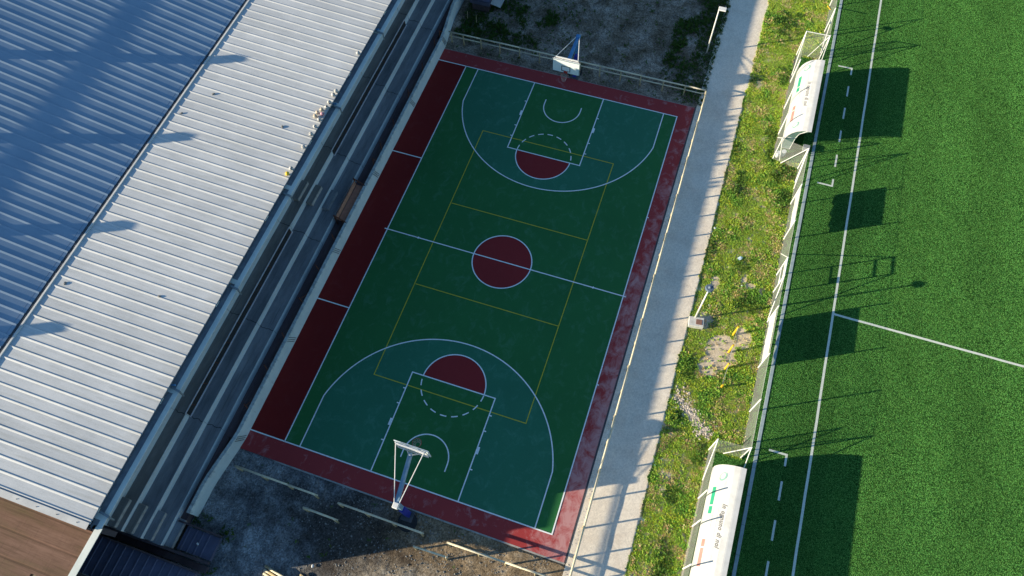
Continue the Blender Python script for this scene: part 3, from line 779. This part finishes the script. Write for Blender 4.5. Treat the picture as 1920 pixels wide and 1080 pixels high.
m = MB(); m.bar((-10.45, -19.42, .72), (-8.1, -19.42, .50), .09, .14); m.build('edge_beam', 'brownbeam', D)
m = MB(); m.bar((-14.0, -20.84, 1.25), (-8.05, -20.74, .55), .12, .16); m.build('edge_beam', 'brownbeam', D)
P = thing('metal_shed', 'low shed with dark purple ribbed metal roof below the brown flat roof', 'shed', (0, 0, 0))
ribx(-15.3, -8.3, -27.5, -21.32, 1.42, .9, .43, .035, 'roof', 'purple_sheet', P)
m = MB(); m.bar((-15.3, -21.28, 1.51), (-8.1, -21.26, .96), .07, .14); m.build('edge_beam', 'brownbeam', P)
m = MB(); m.box(-14.2, -8.5, -27.3, -21.6, -.3, .6); m.build('wall', 'wall', P)
m = MB(); m.box(-14.2, -8.2, -21.22, -20.92, -.2, .1); tag(m.build('drain_trench', 'floor_dark'), kind='structure')
t = thing('metal_shed', 'small purple ribbed shed roof at the top edge beside the end of the stained wall', 'shed', (0, 0, 0))
ribx(-9.1, -7.6, 19.25, 24, 1.0, 1.1, .4, .035, 'roof', 'purple_sheet', t)
m = MB(); m.box(-9.0, -7.75, 19.4, 23.8, -.2, .68); m.build('wall', 'brownbeam', t)
m = MB(); m.quad((-7.55, 19.35, .9), (-7.0, 19.9, .2), (-6.9, 23.8, .2), (-7.5, 23.9, .95)); m.build('side_sheet', 'gutter', t)
for (x, y, l) in ((-9.0, 18.35, 'left'), (-8.25, 18.15, 'right')):
    m = MB(); m.tube((0, 0, -.1), (.04, -.03, .75), .025, n=6); o = m.build('stake', 'wood', loc=(x, y, 0)); tag(o, 'thin pale stake in dark grass below the purple shed, the %s of two' % l, 'stake')

# rusty gate / bench on the terrace walkway
t = thing('rusty_bench', 'brown rusty metal bench with back panel standing on the walkway behind the wall', 'bench', (-10.1, .55, .5))
m = MB(); m.box(-.12, .42, -1.35, 1.35, .42, .46); m.build('seat', 'rust_pale', t)
m = MB(); m.box(-.22, -.16, -1.35, 1.35, .45, .85); m.build('backrest', 'rust_pale', t)
for yy in (-1.42, 1.42):
    m = MB(); m.bar((-.25, yy, 0), (-.25, yy, 1.0), .06, .06); m.bar((-.25, yy, .95), (.42, yy, .5), .06, .06); m.bar((.4, yy, 0), (.4, yy, .5), .06, .06); m.build('side_frame', 'rust', t)
m = MB(); m.box(0, .02, -1.3, 1.3, .1, .42); m.build('front_panel', 'rust', t)

# ------------------------------------------------------------------ balls and small debris on the roof
def roofz(x): return ez + (ex - x) * (vz - ez) / (ex - vx)
balls = [(-10.80, 6.70, 'ball_white', 'white football alone at the roof edge, farthest up the eave'),
 (-10.80, 3.72, 'ball_white', 'white and black football, topmost of the group at the eave'),
 (-10.83, 3.42, 'ball_white', 'white football touching the topmost one of the group at the eave'),
 (-10.81, 2.86, 'ball_white', 'white football between the two pairs of the group at the eave'),
 (-10.80, 2.50, 'ball_white', 'white football just above the pile of balls at the eave'),
 (-10.98, 2.25, 'ball_tan', 'tan football at the top of the pile of balls'),
 (-11.10, 1.98, 'ball_tan', 'tan football on the roof side of the pile of balls'),
 (-10.82, 1.98, 'ball_pink', 'pink football in the pile of balls at the eave'),
 (-11.12, 1.72, 'ball_tan', 'dusty football lowest on the roof side of the pile'),
 (-10.82, 1.60, 'ball_white', 'white and black football at the bottom of the pile of balls'),
 (-10.82, 1.08, 'ball_white', 'white football a step below the pile of balls'),
 (-10.80, .55, 'ball_white', 'white and black football, second below the pile of balls'),
 (-10.81, -.36, 'ball_white', 'white football alone between the pile and the yellow ball'),
 (-10.80, -1.84, 'ball_white', 'white football touching the yellow ball at the eave'),
 (-10.84, -2.2, 'ball_yellow', 'yellow ball resting at the roof edge')]
for x, y, mm, lab in balls:
    m = MB(); m.sphere((0, 0, 0), .112, 20, 12)
    o = m.build('football', mm, smooth=True, loc=(x, y, roofz(x) + .118)); o.rotation_euler = (random.random() * 6, random.random() * 6, random.random() * 6)
    tag(o, lab, 'ball', 'footballs stranded along the roof edge')
def chunk(name, loc, size, mat, label, cat, group=None, seed=0):
    bm = bmesh.new(); bmesh.ops.create_icosphere(bm, subdivisions=2, radius=1)
    for v in bm.verts:
        k = 1 + .45 * noise.noise(v.co * 1.3 + Vector((seed, seed * 2, 0))); v.co = Vector((v.co.x * size[0], v.co.y * size[1], v.co.z * size[2])) * k
    m = MB(); m.bm.free(); m.bm = bm
    o = m.build(name, mat, loc=loc); o.rotation_euler = (0, 0, seed); return tag(o, label, cat, group)
for k, (x, y, lab) in enumerate([(-17.0, 1.2, 'largest crumb of debris on the white roof near the second shadow finger'), (-12.5, .5, 'small stone on the white roof close to the pile of balls'), (-13.4, -10.6, 'tiny speck of debris in the lower middle of the white roof'), (-17.95, -.6, 'tiny stone just right of the roof valley'), (-17.9, -11.5, 'dark chip on the white roof beside the lower end of the valley')]):
    chunk('roof_debris', (x, y, roofz(x) + .03), (.09, .06, .045), 'stone', lab, 'debris', 'debris on the white roof', k + 1)

# ------------------------------------------------------------------ pitch fence with netting
F = thing('pitch_fence', 'white post and netting fence between the grass verge and the football pitch', 'fence', (0, 0, 0))
FH = 2.13; FX = 15.7
line = [(FX, 45), (FX, 21.92), (14.16, 21.87), (14.08, 12.45), (FX, 12.12), (FX, -7.22), (14.06, -7.32), (14.02, -15.6), (FX, -16), (FX, -40)]
for a, c in zip(line, line[1:]):
    m = MB(); n = max(1, int((Vector(c) - Vector(a)).length / .5)); A2 = []
    for i in range(n + 1):
        p = Vector(a).lerp(Vector(c), i / n); sag = .03 * math.sin(i * 1.3); A2.append((m.bm.verts.new((p.x, p.y, -.02)), m.bm.verts.new((p.x + .02 * sag, p.y, FH * .5)), m.bm.verts.new((p.x, p.y, FH - abs(sag)))))
    for p, q in zip(A2, A2[1:]):
        m.bm.faces.new((p[0], q[0], q[1], p[1])); m.bm.faces.new((p[1], q[1], q[2], p[2]))
    m.build('netting', 'netting', F)
def fpost(x, y, h=FH): 
    m = MB(); m.tube((x, y, -.05), (x, y, h + .04), .036, n=8); return m.build('post', 'white_paint', F)
def fbrace(x0, y0, z0, x1, y1, z1):
    m = MB(); m.tube((x0, y0, z0), (x1, y1, z1), .026, n=8); return m.build('brace', 'white_paint', F)
for y in (33.2, 30.4, 27.3, 24.6, 21.92, 12.12, 9.35, 6.7, 4.13, 2.93, .95, -1.95, -4.6, -7.22, -16, -19, -22): fpost(FX, y)
for y in (21.87, 19.2, 16.8, 14.5, 12.45): fpost(14.16 - (21.87 - y) * .0085, y)
for y in (-7.32, -9.95, -11.4, -13.5, -15.6): fpost(14.05, y)
fbrace(FX, 21.92, FH, FX, 23.9 - 3.5, .3); fbrace(FX, 21.92, FH, 14.9, 21.9, 0); fbrace(FX, 24.6, FH - .05, FX, 22.4, .1)
fbrace(FX, 12.12, FH, FX, 10.5, .1); fbrace(FX, 12.12, FH, 14.6, 12.22, .1); fbrace(FX, 12.12, FH - .1, FX, 11.0, .1)
fbrace(FX, -7.22, FH, FX, -8.4, 1.0); fbrace(FX, -7.22, FH, 14.8, -7.3, .1); fbrace(14.06, -7.32, FH, 14.06, -9.0, .1)
fbrace(14.16, 21.87, FH, 14.13, 19.8, .1); fbrace(14.08, 12.45, FH, 14.1, 14.2, .1); fbrace(14.08, 12.45, FH, 14.5, 12.4, .1)
fbrace(FX, 4.13, FH, FX, 5.6, .1); fbrace(FX, 2.93, FH, FX, 1.1, .05)
m = MB(); m.tube((14.16, 21.87, FH), (FX, 21.92, FH), .026, n=8); m.build('top_rail', 'white_paint', F)
for z in (FH, FH - .33): 
    m = MB(); m.tube((FX, 2.93, z), (FX, 4.13, z), .035, n=8); m.build('top_rail', 'white_paint', F)
m = MB(); m.tube((FX, 2.93, 1.0), (FX, 4.13, 1.0), .025, n=8); m.box(FX - .02, FX + .01, 2.95, 3.3, .98, 1.18); m.build('gate_latch', 'white_paint', F)
m = MB(); m.tube((FX, 45, FH), (FX, 24.0, FH), .006, n=5); m.tube((FX, 12.12, FH), (FX, -7.22, FH), .006, n=5); m.build('top_wire', 'white_paint', F)
for y0, y1, z0, z1, lab in ((6.72, 9.60, .80, 1.82, 'smaller plain white banner hung on the pitch fence below the upper dugout'), (-1.92, .95, .25, 1.62, 'larger plain white banner hung on the pitch fence near the halfway line')):
    m = MB(); n = 10; A2 = []
    for i in range(n + 1):
        y = y0 + (y1 - y0) * i / n; e = .03 * math.sin(i * 2.1)
        A2.append((m.bm.verts.new((FX + .045 + .01 * math.sin(i), y, z0 + e)), m.bm.verts.new((FX + .045, y, z1))))
    for p, q in zip(A2, A2[1:]): m.bm.faces.new((p[0], q[0], q[1], p[1]))
    tag(m.build('fence_banner', 'dugout_white'), lab, 'banner', 'white banners on the pitch fence')
m = MB(); m.bar((15.55, 27.2, .1), (15.62, 25.9, .9), .06, .05); tag(m.build('yellow_board', 'yellow_paint'), 'yellow strip leaning on the pitch fence at the top edge', 'board')

# ------------------------------------------------------------------ dugouts
prof = [(14.42, .02), (14.36, .45), (14.38, .85), (14.47, 1.20), (14.63, 1.50), (14.86, 1.75), (15.15, 1.92), (15.45, 2.00), (15.70, 2.01)]
arcl = [0]
for a, c in zip(prof, prof[1:]): arcl.append(arcl[-1] + math.dist(a, c))
def on_prof(s, off=.0):
    s = max(0, min(arcl[-1] - 1e-6, s))
    for i in range(len(prof) - 1):
        if s <= arcl[i + 1]: break
    k = (s - arcl[i]) / (arcl[i + 1] - arcl[i]); a = Vector(prof[i]); c = Vector(prof[i + 1]); p = a.lerp(c, k); t_ = (c - a).normalized()
    return p + Vector((-t_.y, t_.x)) * off
SM = []
for i in range(41): SM.append(tuple(on_prof(arcl[-1] * i / 40)))
def text_on(txt, size, s_base, y_start, mat, parent, name, length=None, off=.012):
    cu = bpy.data.curves.new('t', 'FONT'); cu.body = txt; cu.size = size; cu.shear = .25; cu.space_character = 1.12; cu.offset = off
    o = bpy.data.objects.new('t', cu); C.objects.link(o); dg = bpy.context.evaluated_depsgraph_get()
    me = bpy.data.meshes.new_from_object(o.evaluated_get(dg)); C.objects.unlink(o); bpy.data.objects.remove(o)
    xs_ = [v.co.x for v in me.vertices]; k = (length / (max(xs_) - min(xs_))) if length else 1
    for v in me.vertices:
        u = v.co.x * k; p = on_prof(s_base + v.co.y, .009); v.co = Vector((p.x, y_start - u, p.y))
    me.materials.clear(); me.materials.append(M[mat])
    ob = bpy.data.objects.new(name, me); C.objects.link(ob); ob.parent = parent; return ob
def patch(m, s0, s1, ya, yb, off=.008, skew=0):
    n = 4
    rows = []
    for i in range(n + 1):
        s = s0 + (s1 - s0) * i / n; p = on_prof(s, off); sk = skew * i / n
        rows.append((m.bm.verts.new((p.x, ya + sk, p.y)), m.bm.verts.new((p.x, yb + sk, p.y))))
    for p, q in zip(rows, rows[1:]): m.bm.faces.new((p[0], p[1], q[1], q[0]))
def ring(m, sc, yc, rs, ry, wd, tilt=.5):
    n = 36; V = []
    for i in range(n):
        a = 2 * math.pi * i / n; w2 = wd * (1 + .6 * math.cos(a + .8)); 
        row = []
        for k in (0, 1):
            rr = 1 - (w2 / rs if k else 0); u = rs * rr * math.cos(a); v = ry * rr * math.sin(a)
            p = on_prof(sc + u, .009); row.append(m.bm.verts.new((p.x, yc + v + tilt * u, p.y)))
        V.append(row)
    for i in range(n): m.bm.faces.new((V[i][0], V[(i + 1) % n][0], V[(i + 1) % n][1], V[i][1]))
def dugout(ya, yb, label, full):
    t = thing('team_dugout', label, 'dugout', (0, 0, 0), 0, 'team dugouts beside the football pitch')
    m = MB(); outer = SM; inner = [(x + .03 * 0, z) for x, z in SM]
    A0 = [m.bm.verts.new((x, ya, z)) for x, z in outer]; B0 = [m.bm.verts.new((x, yb, z)) for x, z in outer]
    tin = [tuple(on_prof(arcl[-1] * i / 40, -.03)) for i in range(41)]
    A1 = [m.bm.verts.new((x, ya, z)) for x, z in tin]; B1 = [m.bm.verts.new((x, yb, z)) for x, z in tin]
    for i in range(40):
        m.bm.faces.new((A0[i], A0[i + 1], B0[i + 1], B0[i])); m.bm.faces.new((A1[i], B1[i], B1[i + 1], A1[i + 1]))
        m.bm.faces.new((A0[i], A1[i], A1[i + 1], A0[i + 1])); m.bm.faces.new((B0[i], B0[i + 1], B1[i + 1], B1[i]))
    m.bm.faces.new((A0[40], A1[40], B1[40], B0[40])); m.bm.faces.new((A0[0], B0[0], B1[0], A1[0]))
    m.build('canopy', 'dugout_white', t, smooth=False)
    for yy in (ya + .03, yb - .03):
        m = MB(); vs = [m.bm.verts.new((x, yy, z)) for x, z in tin[::2]] 
        vs += [m.bm.verts.new((15.05, yy, 1.5)), m.bm.verts.new((14.98, yy, .05))]
        m.bm.faces.new(vs); sp = m.build('side_panel', 'clear_panel', t)
        m = MB(); m.path([(15.5, yy, 1.97), (15.1, yy, 1.55), (15.0, yy, 1.1), (14.98, yy, .0)], .022); m.path([(14.45, yy, 1.05), (15.0, yy, 1.05)], .015); m.build('frame', 'white_paint', sp)
    m = MB(); m.box(14.62, 15.0, ya + .15, yb - .15, .38, .43, bev=.01); m.box(14.66, 14.72, ya + .2, yb - .2, 0, .38); m.build('bench', 'seat', t)
    m = MB(); m.box(14.42, 14.98, ya, yb, -.05, .04); m.build('base', 'bench_grey', t)
    L = yb - ya
    for a_, c_ in ((1.15, 2.05), (2.13, 2.5)):
        m = MB(); patch(m, 1.16, 1.42, yb - a_, yb - c_); m.build('green_stripe', 'logo_green', t)
    for a_, c_ in ((3.75, 4.1), (4.18, 5.05)):
        m = MB(); patch(m, 1.16, 1.40, yb - a_, yb - c_); m.build('red_stripe', 'logo_red', t)
    for yc in (yb - .62, ya + .62):
        m = MB(); ring(m, 1.72, yc, .22, .22, .075, .3); m.build('emblem', 'logo_teal', t)
    text_on('In ognuno di noi', .30, 2.0, yb - 1.95, 'print_grey', t, 'lettering', 2.15)
    # two washed-out, unreadable rows under the slogan
    for sb, y_a, y_b in ((1.80, 2.15, 3.65), (1.52, 2.3, 3.3)):
        m = MB(); patch(m, sb, sb + .035, yb - y_a, yb - y_b, .008); m.build('faded_print', 'print_faint', t)
    for yc in (yb - 2.6, yb - 4.9):
        m = MB()
        a = on_prof(1.0, .012); c = on_prof(1.85, .012)
        pts_ = [on_prof(1.0 + .85 * i / 6, .012) for i in range(7)]
        for p, q in zip(pts_, pts_[1:]): m.bar((p.x, yc, p.y), (q.x, yc, q.y), .008, .003)
        m.build('seam', 'seam', t)
    for yc in (ya + L * .25, ya + L * .5, ya + L * .75):
        m = MB(); patch(m, .3, 2.75, yc - .008, yc + .008, .004); m.build('panel_joint', 'seam', t)
    return t
dugout(13.55, 19.75, 'upper white team dugout, its whole curved canopy visible above the technical area', True)
dugout(-14.7, -8.3, 'lower white team dugout, cut by the bottom edge, with large tricolour stripes', True)
m = MB(); m.box(15.72, 16.15, 13.55, 14.0, .25, .32, bev=.01); m.box(15.76, 15.8, 13.6, 13.95, -.02, .25); m.box(16.07, 16.11, 13.6, 13.95, -.02, .25)
tag(m.build('small_bench', 'bench_grey'), 'small grey bench at the open front of the upper dugout', 'bench')
m = MB(); m.box(15.9, 16.05, 16.15, 16.35, 0, .3, bev=.02); tag(m.build('bottle_crate', 'bench_grey'), 'tiny grey box on the kerb in front of the upper dugout', 'crate')
for k, (x, y) in enumerate(((14.32, 12.75), (14.62, 12.95))):
    m = MB(); m.tube((0, 0, 0), (0, 0, .42), .12, .15, n=14); o = m.build('white_bucket', 'litter', smooth=False, loc=(x, y, 0)); tag(o, 'white bucket in the fence corner under the upper dugout, %s' % ('nearer the verge' if k == 0 else 'nearer the pitch'), 'bucket')

# ------------------------------------------------------------------ lamps
def lamp(x, y, hx, label, head, box, H=4.0, dx=0, dy=0):
    t = thing('lamp_post', label, 'lamp post', (x, y, -.03))
    m = MB(); m.tube((0, 0, 0), (dx, dy, H), .055, .04, n=10); m.build('pole', 'white_paint', t, True)
    m = MB(); 
    if head == 'floodlight':
        m.box(-.05, .45, -.17, .17, H - .02, H + .07, Matrix.Translation((dx, dy, 0)), bev=.02); m.build('lamp_head', 'white_paint', t)
    else:
        m.tube((dx, dy, H - .02), (dx, dy, H + .1), .24, .20, n=18); m.tube((dx, dy, H + .1), (dx, dy, H + .2), .1, .03, n=12); m.build('lamp_head', 'lamp_grey', t)
    return t
lamp(8.19, 20.27, 0, 'white lamp post with a square head standing in the dark weeds beside the path', 'floodlight', False, 3.85)
lamp(11.74, -.15, 0, 'white lamp post with round grey head rising from the concrete box on the grass verge', 'round', True, 3.95)
t = thing('concrete_box', 'white concrete utility box with brown hatch at the foot of the lamp post', 'utility box', (11.85, -.42, -.03), R(8))
m = MB(); m.box(-.42, .42, -.30, .30, 0, .34, bev=.02); m.build('box', 'concrete_box', t)
m = MB(); m.box(-.02, .32, -.17, .14, .342, .36); m.build('hatch', 'hatch', t)
# yellow posts joined by a cable
prev = None
for k, (x, y, hgt, lean, lab) in enumerate(((14.0, -.45, .95, .22, 'top, tallest leaning'), (13.98, -1.55, .95, .10, 'second leaning'), (13.97, -2.62, .55, .30, 'third, short'), (14.0, -3.7, .45, -.1, 'lowest, stubby'))):
    m = MB(); m.tube((0, 0, -.05), (lean * .3, lean * .6, hgt), .06, .055, n=10)
    o = m.build('yellow_post', 'yellow_paint', smooth=False, loc=(x, y, 0)); tag(o, '%s yellow post in the row on the grass verge' % lab, 'post', 'yellow posts on the verge')
    tp = Vector((x + lean * .3, y + lean * .6, hgt - .05))
    if prev:
        m = MB(); pts = [prev.lerp(tp, i / 6) - Vector((0, 0, .22 * math.sin(math.pi * i / 6))) for i in range(7)]; m.path(pts, .014, 5)
        tag(m.build('hanging_cable', 'bench_grey'), 'thin grey cable hanging between the %s yellow posts' % ('two top', 'two middle', 'two lowest')[k - 1], 'cable')
    prev = tp

# ------------------------------------------------------------------ litter on the verge
for k, (x, y, s_, mm, lab, cat) in enumerate(((11.62, 6.2, .09, 'litter', 'white stone at the edge of the path below the far corner', 'stone'), (13.46, 4.55, .16, 'litter_blue', 'crumpled pale blue bag on the verge grass', 'litter'), (12.35, .95, .08, 'litter', 'scrap of white paper in the grass above the concrete box', 'litter'), (11.55, -9.0, .05, 'litter', 'white stone on the path edge near the lower dugout', 'stone'), (13.9, 2.8, .06, 'litter', 'small white scrap in the grass near the gate', 'litter'), (-3.3, -19.2, .09, 'litter', 'small white scrap on the dirt by the shadow tip', 'litter'), (-9.05, -20.1, .07, 'litter', 'white stone lying on the purple metal deck', 'stone'))):
    z = .02 if k != 6 else .55
    chunk('stone' if cat == 'stone' else 'litter_scrap', (x, y, z + s_ * .3), (s_, s_ * .75, s_ * .45), mm, lab, cat, None, k + 3)

# ------------------------------------------------------------------ stones (stuff)
def stones(name, spots, mat, smin, smax):
    vs = []; fs = []
    base = bmesh.new(); bmesh.ops.create_icosphere(base, subdivisions=1, radius=1)
    bv = [v.co.copy() for v in base.verts]; bf = [[v.index for v in f.verts] for f in base.faces]; base.free()
    for (x, y, z) in spots:
        s = smin + (smax - smin) * random.random() ** 3; o = len(vs); rz = random.random() * 6.28; sy = random.uniform(.6, 1); sz = random.uniform(.4, .75)
        for v in bv:
            k = s * random.uniform(.8, 1.15); X = v.x * k; Yy = v.y * k * sy
            vs.append((x + X * math.cos(rz) - Yy * math.sin(rz), y + X * math.sin(rz) + Yy * math.cos(rz), z + v.z * k * sz))
        fs += [[i + o for i in f] for f in bf]
    me = bpy.data.meshes.new(name); me.from_pydata(vs, [], fs); me.materials.append(M[mat])
    ob = bpy.data.objects.new(name, me); C.objects.link(ob); return ob
sp = []
for _ in range(9500):
    x = random.uniform(-9.9, 8.4); y = random.uniform(-21.5, -15.3)
    if fbm(x, y, .8, 4) + random.uniform(-.3, .5) > 0: sp.append((x, y, south_z(x, y)))
tag(stones('gravel', sp, 'stone', .012, .06), 'scattered grey gravel stones over the near dirt yard', 'gravel', None, 'stuff')
sp = []
for _ in range(5000):
    x = random.uniform(-9.3, 8.3); y = random.uniform(15.3, 27)
    if fbm(x, y, .7, 14) + random.uniform(-.4, .3) > 0: sp.append((x, y, -.03))
tag(stones('gravel', sp, 'stone', .012, .07), 'scattered small stones over the shaded far yard behind the hoop', 'gravel', None, 'stuff')
sp = []
for _ in range(1500):
    k = random.random(); c = Vector((11.85, -5.1)).lerp(Vector((13.8, -6.5)), k)
    x = c.x + random.gauss(0, .22 if random.random() < .8 else .5); y = c.y + random.gauss(0, .24 if k > .3 else .42); sp.append((x, y, .02))
tag(stones('rubble', sp, 'rubble', .015, .085), 'line of pale broken rubble lying across the grass verge', 'rubble', None, 'stuff')
sp = []
for _ in range(2200):
    y = random.uniform(-22, 30); side = random.random()
    x = random.gauss(11.5, .08) if side < .5 else random.gauss(8.72, .10)
    sp.append((x, y, -.01))
tag(stones('gravel', sp, 'rubble', .01, .035), 'loose pale gravel along both edges of the path', 'gravel', None, 'stuff')

# ------------------------------------------------------------------ grass tufts (stuff)
def ell(x, y, cx, cy, rx, ry): return ((x - cx) / rx) ** 2 + ((y - cy) / ry) ** 2
def bare(x, y):
    w_ = .35 * fbm(x, y, 1.6, 21)
    b0 = min(ell(x, y, 13.55, -1.75, .95, 1.25), ell(x, y, 13.1, -2.7, .7, .7), ell(x, y, 14.6, -.5, .5, .8), ell(x, y, 12.25, -.05, .55, .6), ell(x, y, 12.36, 2.55, .3, .5), ell(x, y, 14.35, 2.9, .35, .3), ell(x, y, 15.1, 2.8, .25, .4), ell(x, y, 13.9, 3.2, .22, .22))
    k = max(0, min(1, (x - 11.85) / 1.95)); lx = 11.85 + 1.95 * k; ly = -5.1 - 1.4 * k
    b0 = min(b0, ((x - lx) ** 2 + (y - ly) ** 2) / .09)
    return b0 + w_
def tufts(name, regions, label):
    vs = []; fs = []; cols = []
    for (x0, x1, y0, y1, n, dens, hs, dark) in regions:
        for _ in range(n):
            x = random.uniform(x0, x1); y = random.uniform(y0, y1); d = dens(x, y)
            if random.random() > d: continue
            p = fbm(x, y, .55, 31); q = fbm(x, y, 1.7, 37)
            lush = max(0, min(1, .5 + p * .9 + q * .5))
            h = hs * (.35 + .9 * lush) * random.uniform(.6, 1.3)
            r = random.random()
            dry = fbm(x, y, .9, 55) + .5 * fbm(x, y, 3, 57)
            if dry > .16 and r < .5: c = (.74, .62, .32)
            elif fbm(x, y, 1.1, 77) > .05 and r < .45: c = (.56, .66, .09)
            elif lush > .72 and r < .8: c = (.24, .46, .08)
            else: c = (.45, .61, .11)
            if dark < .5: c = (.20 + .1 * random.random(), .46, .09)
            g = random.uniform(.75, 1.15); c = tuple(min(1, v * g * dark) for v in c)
            nb = random.randint(4, 7)
            for k in range(nb):
                a = random.random() * 6.28; ln = random.uniform(.25, 1.0) * h; ww = random.uniform(.016, .036) * (1 + lush * .5)
                bx = x + random.uniform(-.06, .06); byy = y + random.uniform(-.06, .06)
                tx = bx + math.cos(a) * ln * .8; ty = byy + math.sin(a) * ln * .8; px = -math.sin(a) * ww; py = math.cos(a) * ww
                o = len(vs); mx_ = (bx * .45 + tx * .55); my_ = (byy * .45 + ty * .55)
                vs += [(bx, byy, -.03), (mx_ + px, my_ + py, ln * .62), (tx, ty, ln * .8), (mx_ - px, my_ - py, ln * .62)]
                fs.append((o, o + 1, o + 2, o + 3)); cc = tuple(v * random.uniform(.85, 1.2) for v in c); cols += [(*cc, 1)] * 4
    me = bpy.data.meshes.new(name); me.from_pydata(vs, [], fs); me.materials.append(M['leaf'])
    at = me.color_attributes.new('tint', 'FLOAT_COLOR', 'POINT')
    flat = [v for c in cols for v in c]; at.data.foreach_set('color', flat)
    o = bpy.data.objects.new(name, me); C.objects.link(o); return tag(o, label, 'grass', None, 'stuff')
def dv(x, y):
    e = 11.48 + .12 * fbm(0, y, 1.3, 3) 
    if x < e: return 0
    if x > 14.02 and (12.5 < y < 21.8 or -15.6 < y < -7.3): return 0
    b0 = bare(x, y)
    if b0 < .85: return .03
    d = .9
    if -17 < y < -8 and abs(x - 12.4 - .1 * fbm(0, y, 1)) < .1 or (-17 < y < -8 and abs(x - 12.9) < .07): d = .35
    if fbm(x, y, 1.9, 12) > .33: d *= .35
    return d
CL = [(12.0, 18.6, .45, .5), (13.9, 19.6, .6, .9), (13.7, 14.2, .4, .9), (14.9, 11.4, .7, .8), (13.9, 12.9, .35, .6), (15.2, 9.6, .3, .8), (13.6, 4.2, .5, .6), (14.4, 1.6, .7, .6), (12.1, -3.2, .3, .8), (12.0, -5.9, .3, .6), (13.6, -7.9, .3, .7), (12.7, -10.2, .35, .4), (13.2, 24.6, .8, 1.2), (12.5, 9.8, .4, 1.0), (13.0, -13.5, .4, .9), (11.75, 12.5, .2, .8), (11.7, 4.5, .18, 1.2)]
def dc(x, y):
    q = min(ell(x, y, *c) for c in CL)
    q += 1.5 * fbm(x, y, 1.5, 88) + .5 * fbm(x, y, 4, 89)
    return max(0, min(.8, 1. - q * .7)) if x > 11.5 and not (x > 14.02 and 12.5 < y < 21.8) else 0
def dn(x, y):
    d = 0
    if x > 5.5: d = .75 * (1 if fbm(x, y, .6, 44) + (x - 6.6) * .35 > -.05 else .05)
    if y > 16.6 and x < -1: d = max(d, .9 if fbm(x, y, .5, 45) - (x + 5.0) * .22 > -.1 else .06)
    if y < 16.6: d *= .4
    return max(d, .05 if fbm(x, y, 1.3, 46) > .1 else 0)
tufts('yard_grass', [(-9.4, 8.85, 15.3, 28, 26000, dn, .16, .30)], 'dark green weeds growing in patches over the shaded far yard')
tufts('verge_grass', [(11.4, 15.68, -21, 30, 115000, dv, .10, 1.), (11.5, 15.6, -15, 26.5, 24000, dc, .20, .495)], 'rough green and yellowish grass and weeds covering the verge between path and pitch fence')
def ds(x, y):
    return .9 if (x < -9.2 and y < -18.7) or (ell(x, y, -8.2, -19.3, .5, .45) < 1) or ell(x, y, -8.0, -21.2, .35, .5) < 1 else (.12 if fbm(x, y, 1.2, 61) > .35 else 0)
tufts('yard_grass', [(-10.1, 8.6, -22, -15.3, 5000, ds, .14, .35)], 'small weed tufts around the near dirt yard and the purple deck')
bpy.context.view_layer.update()
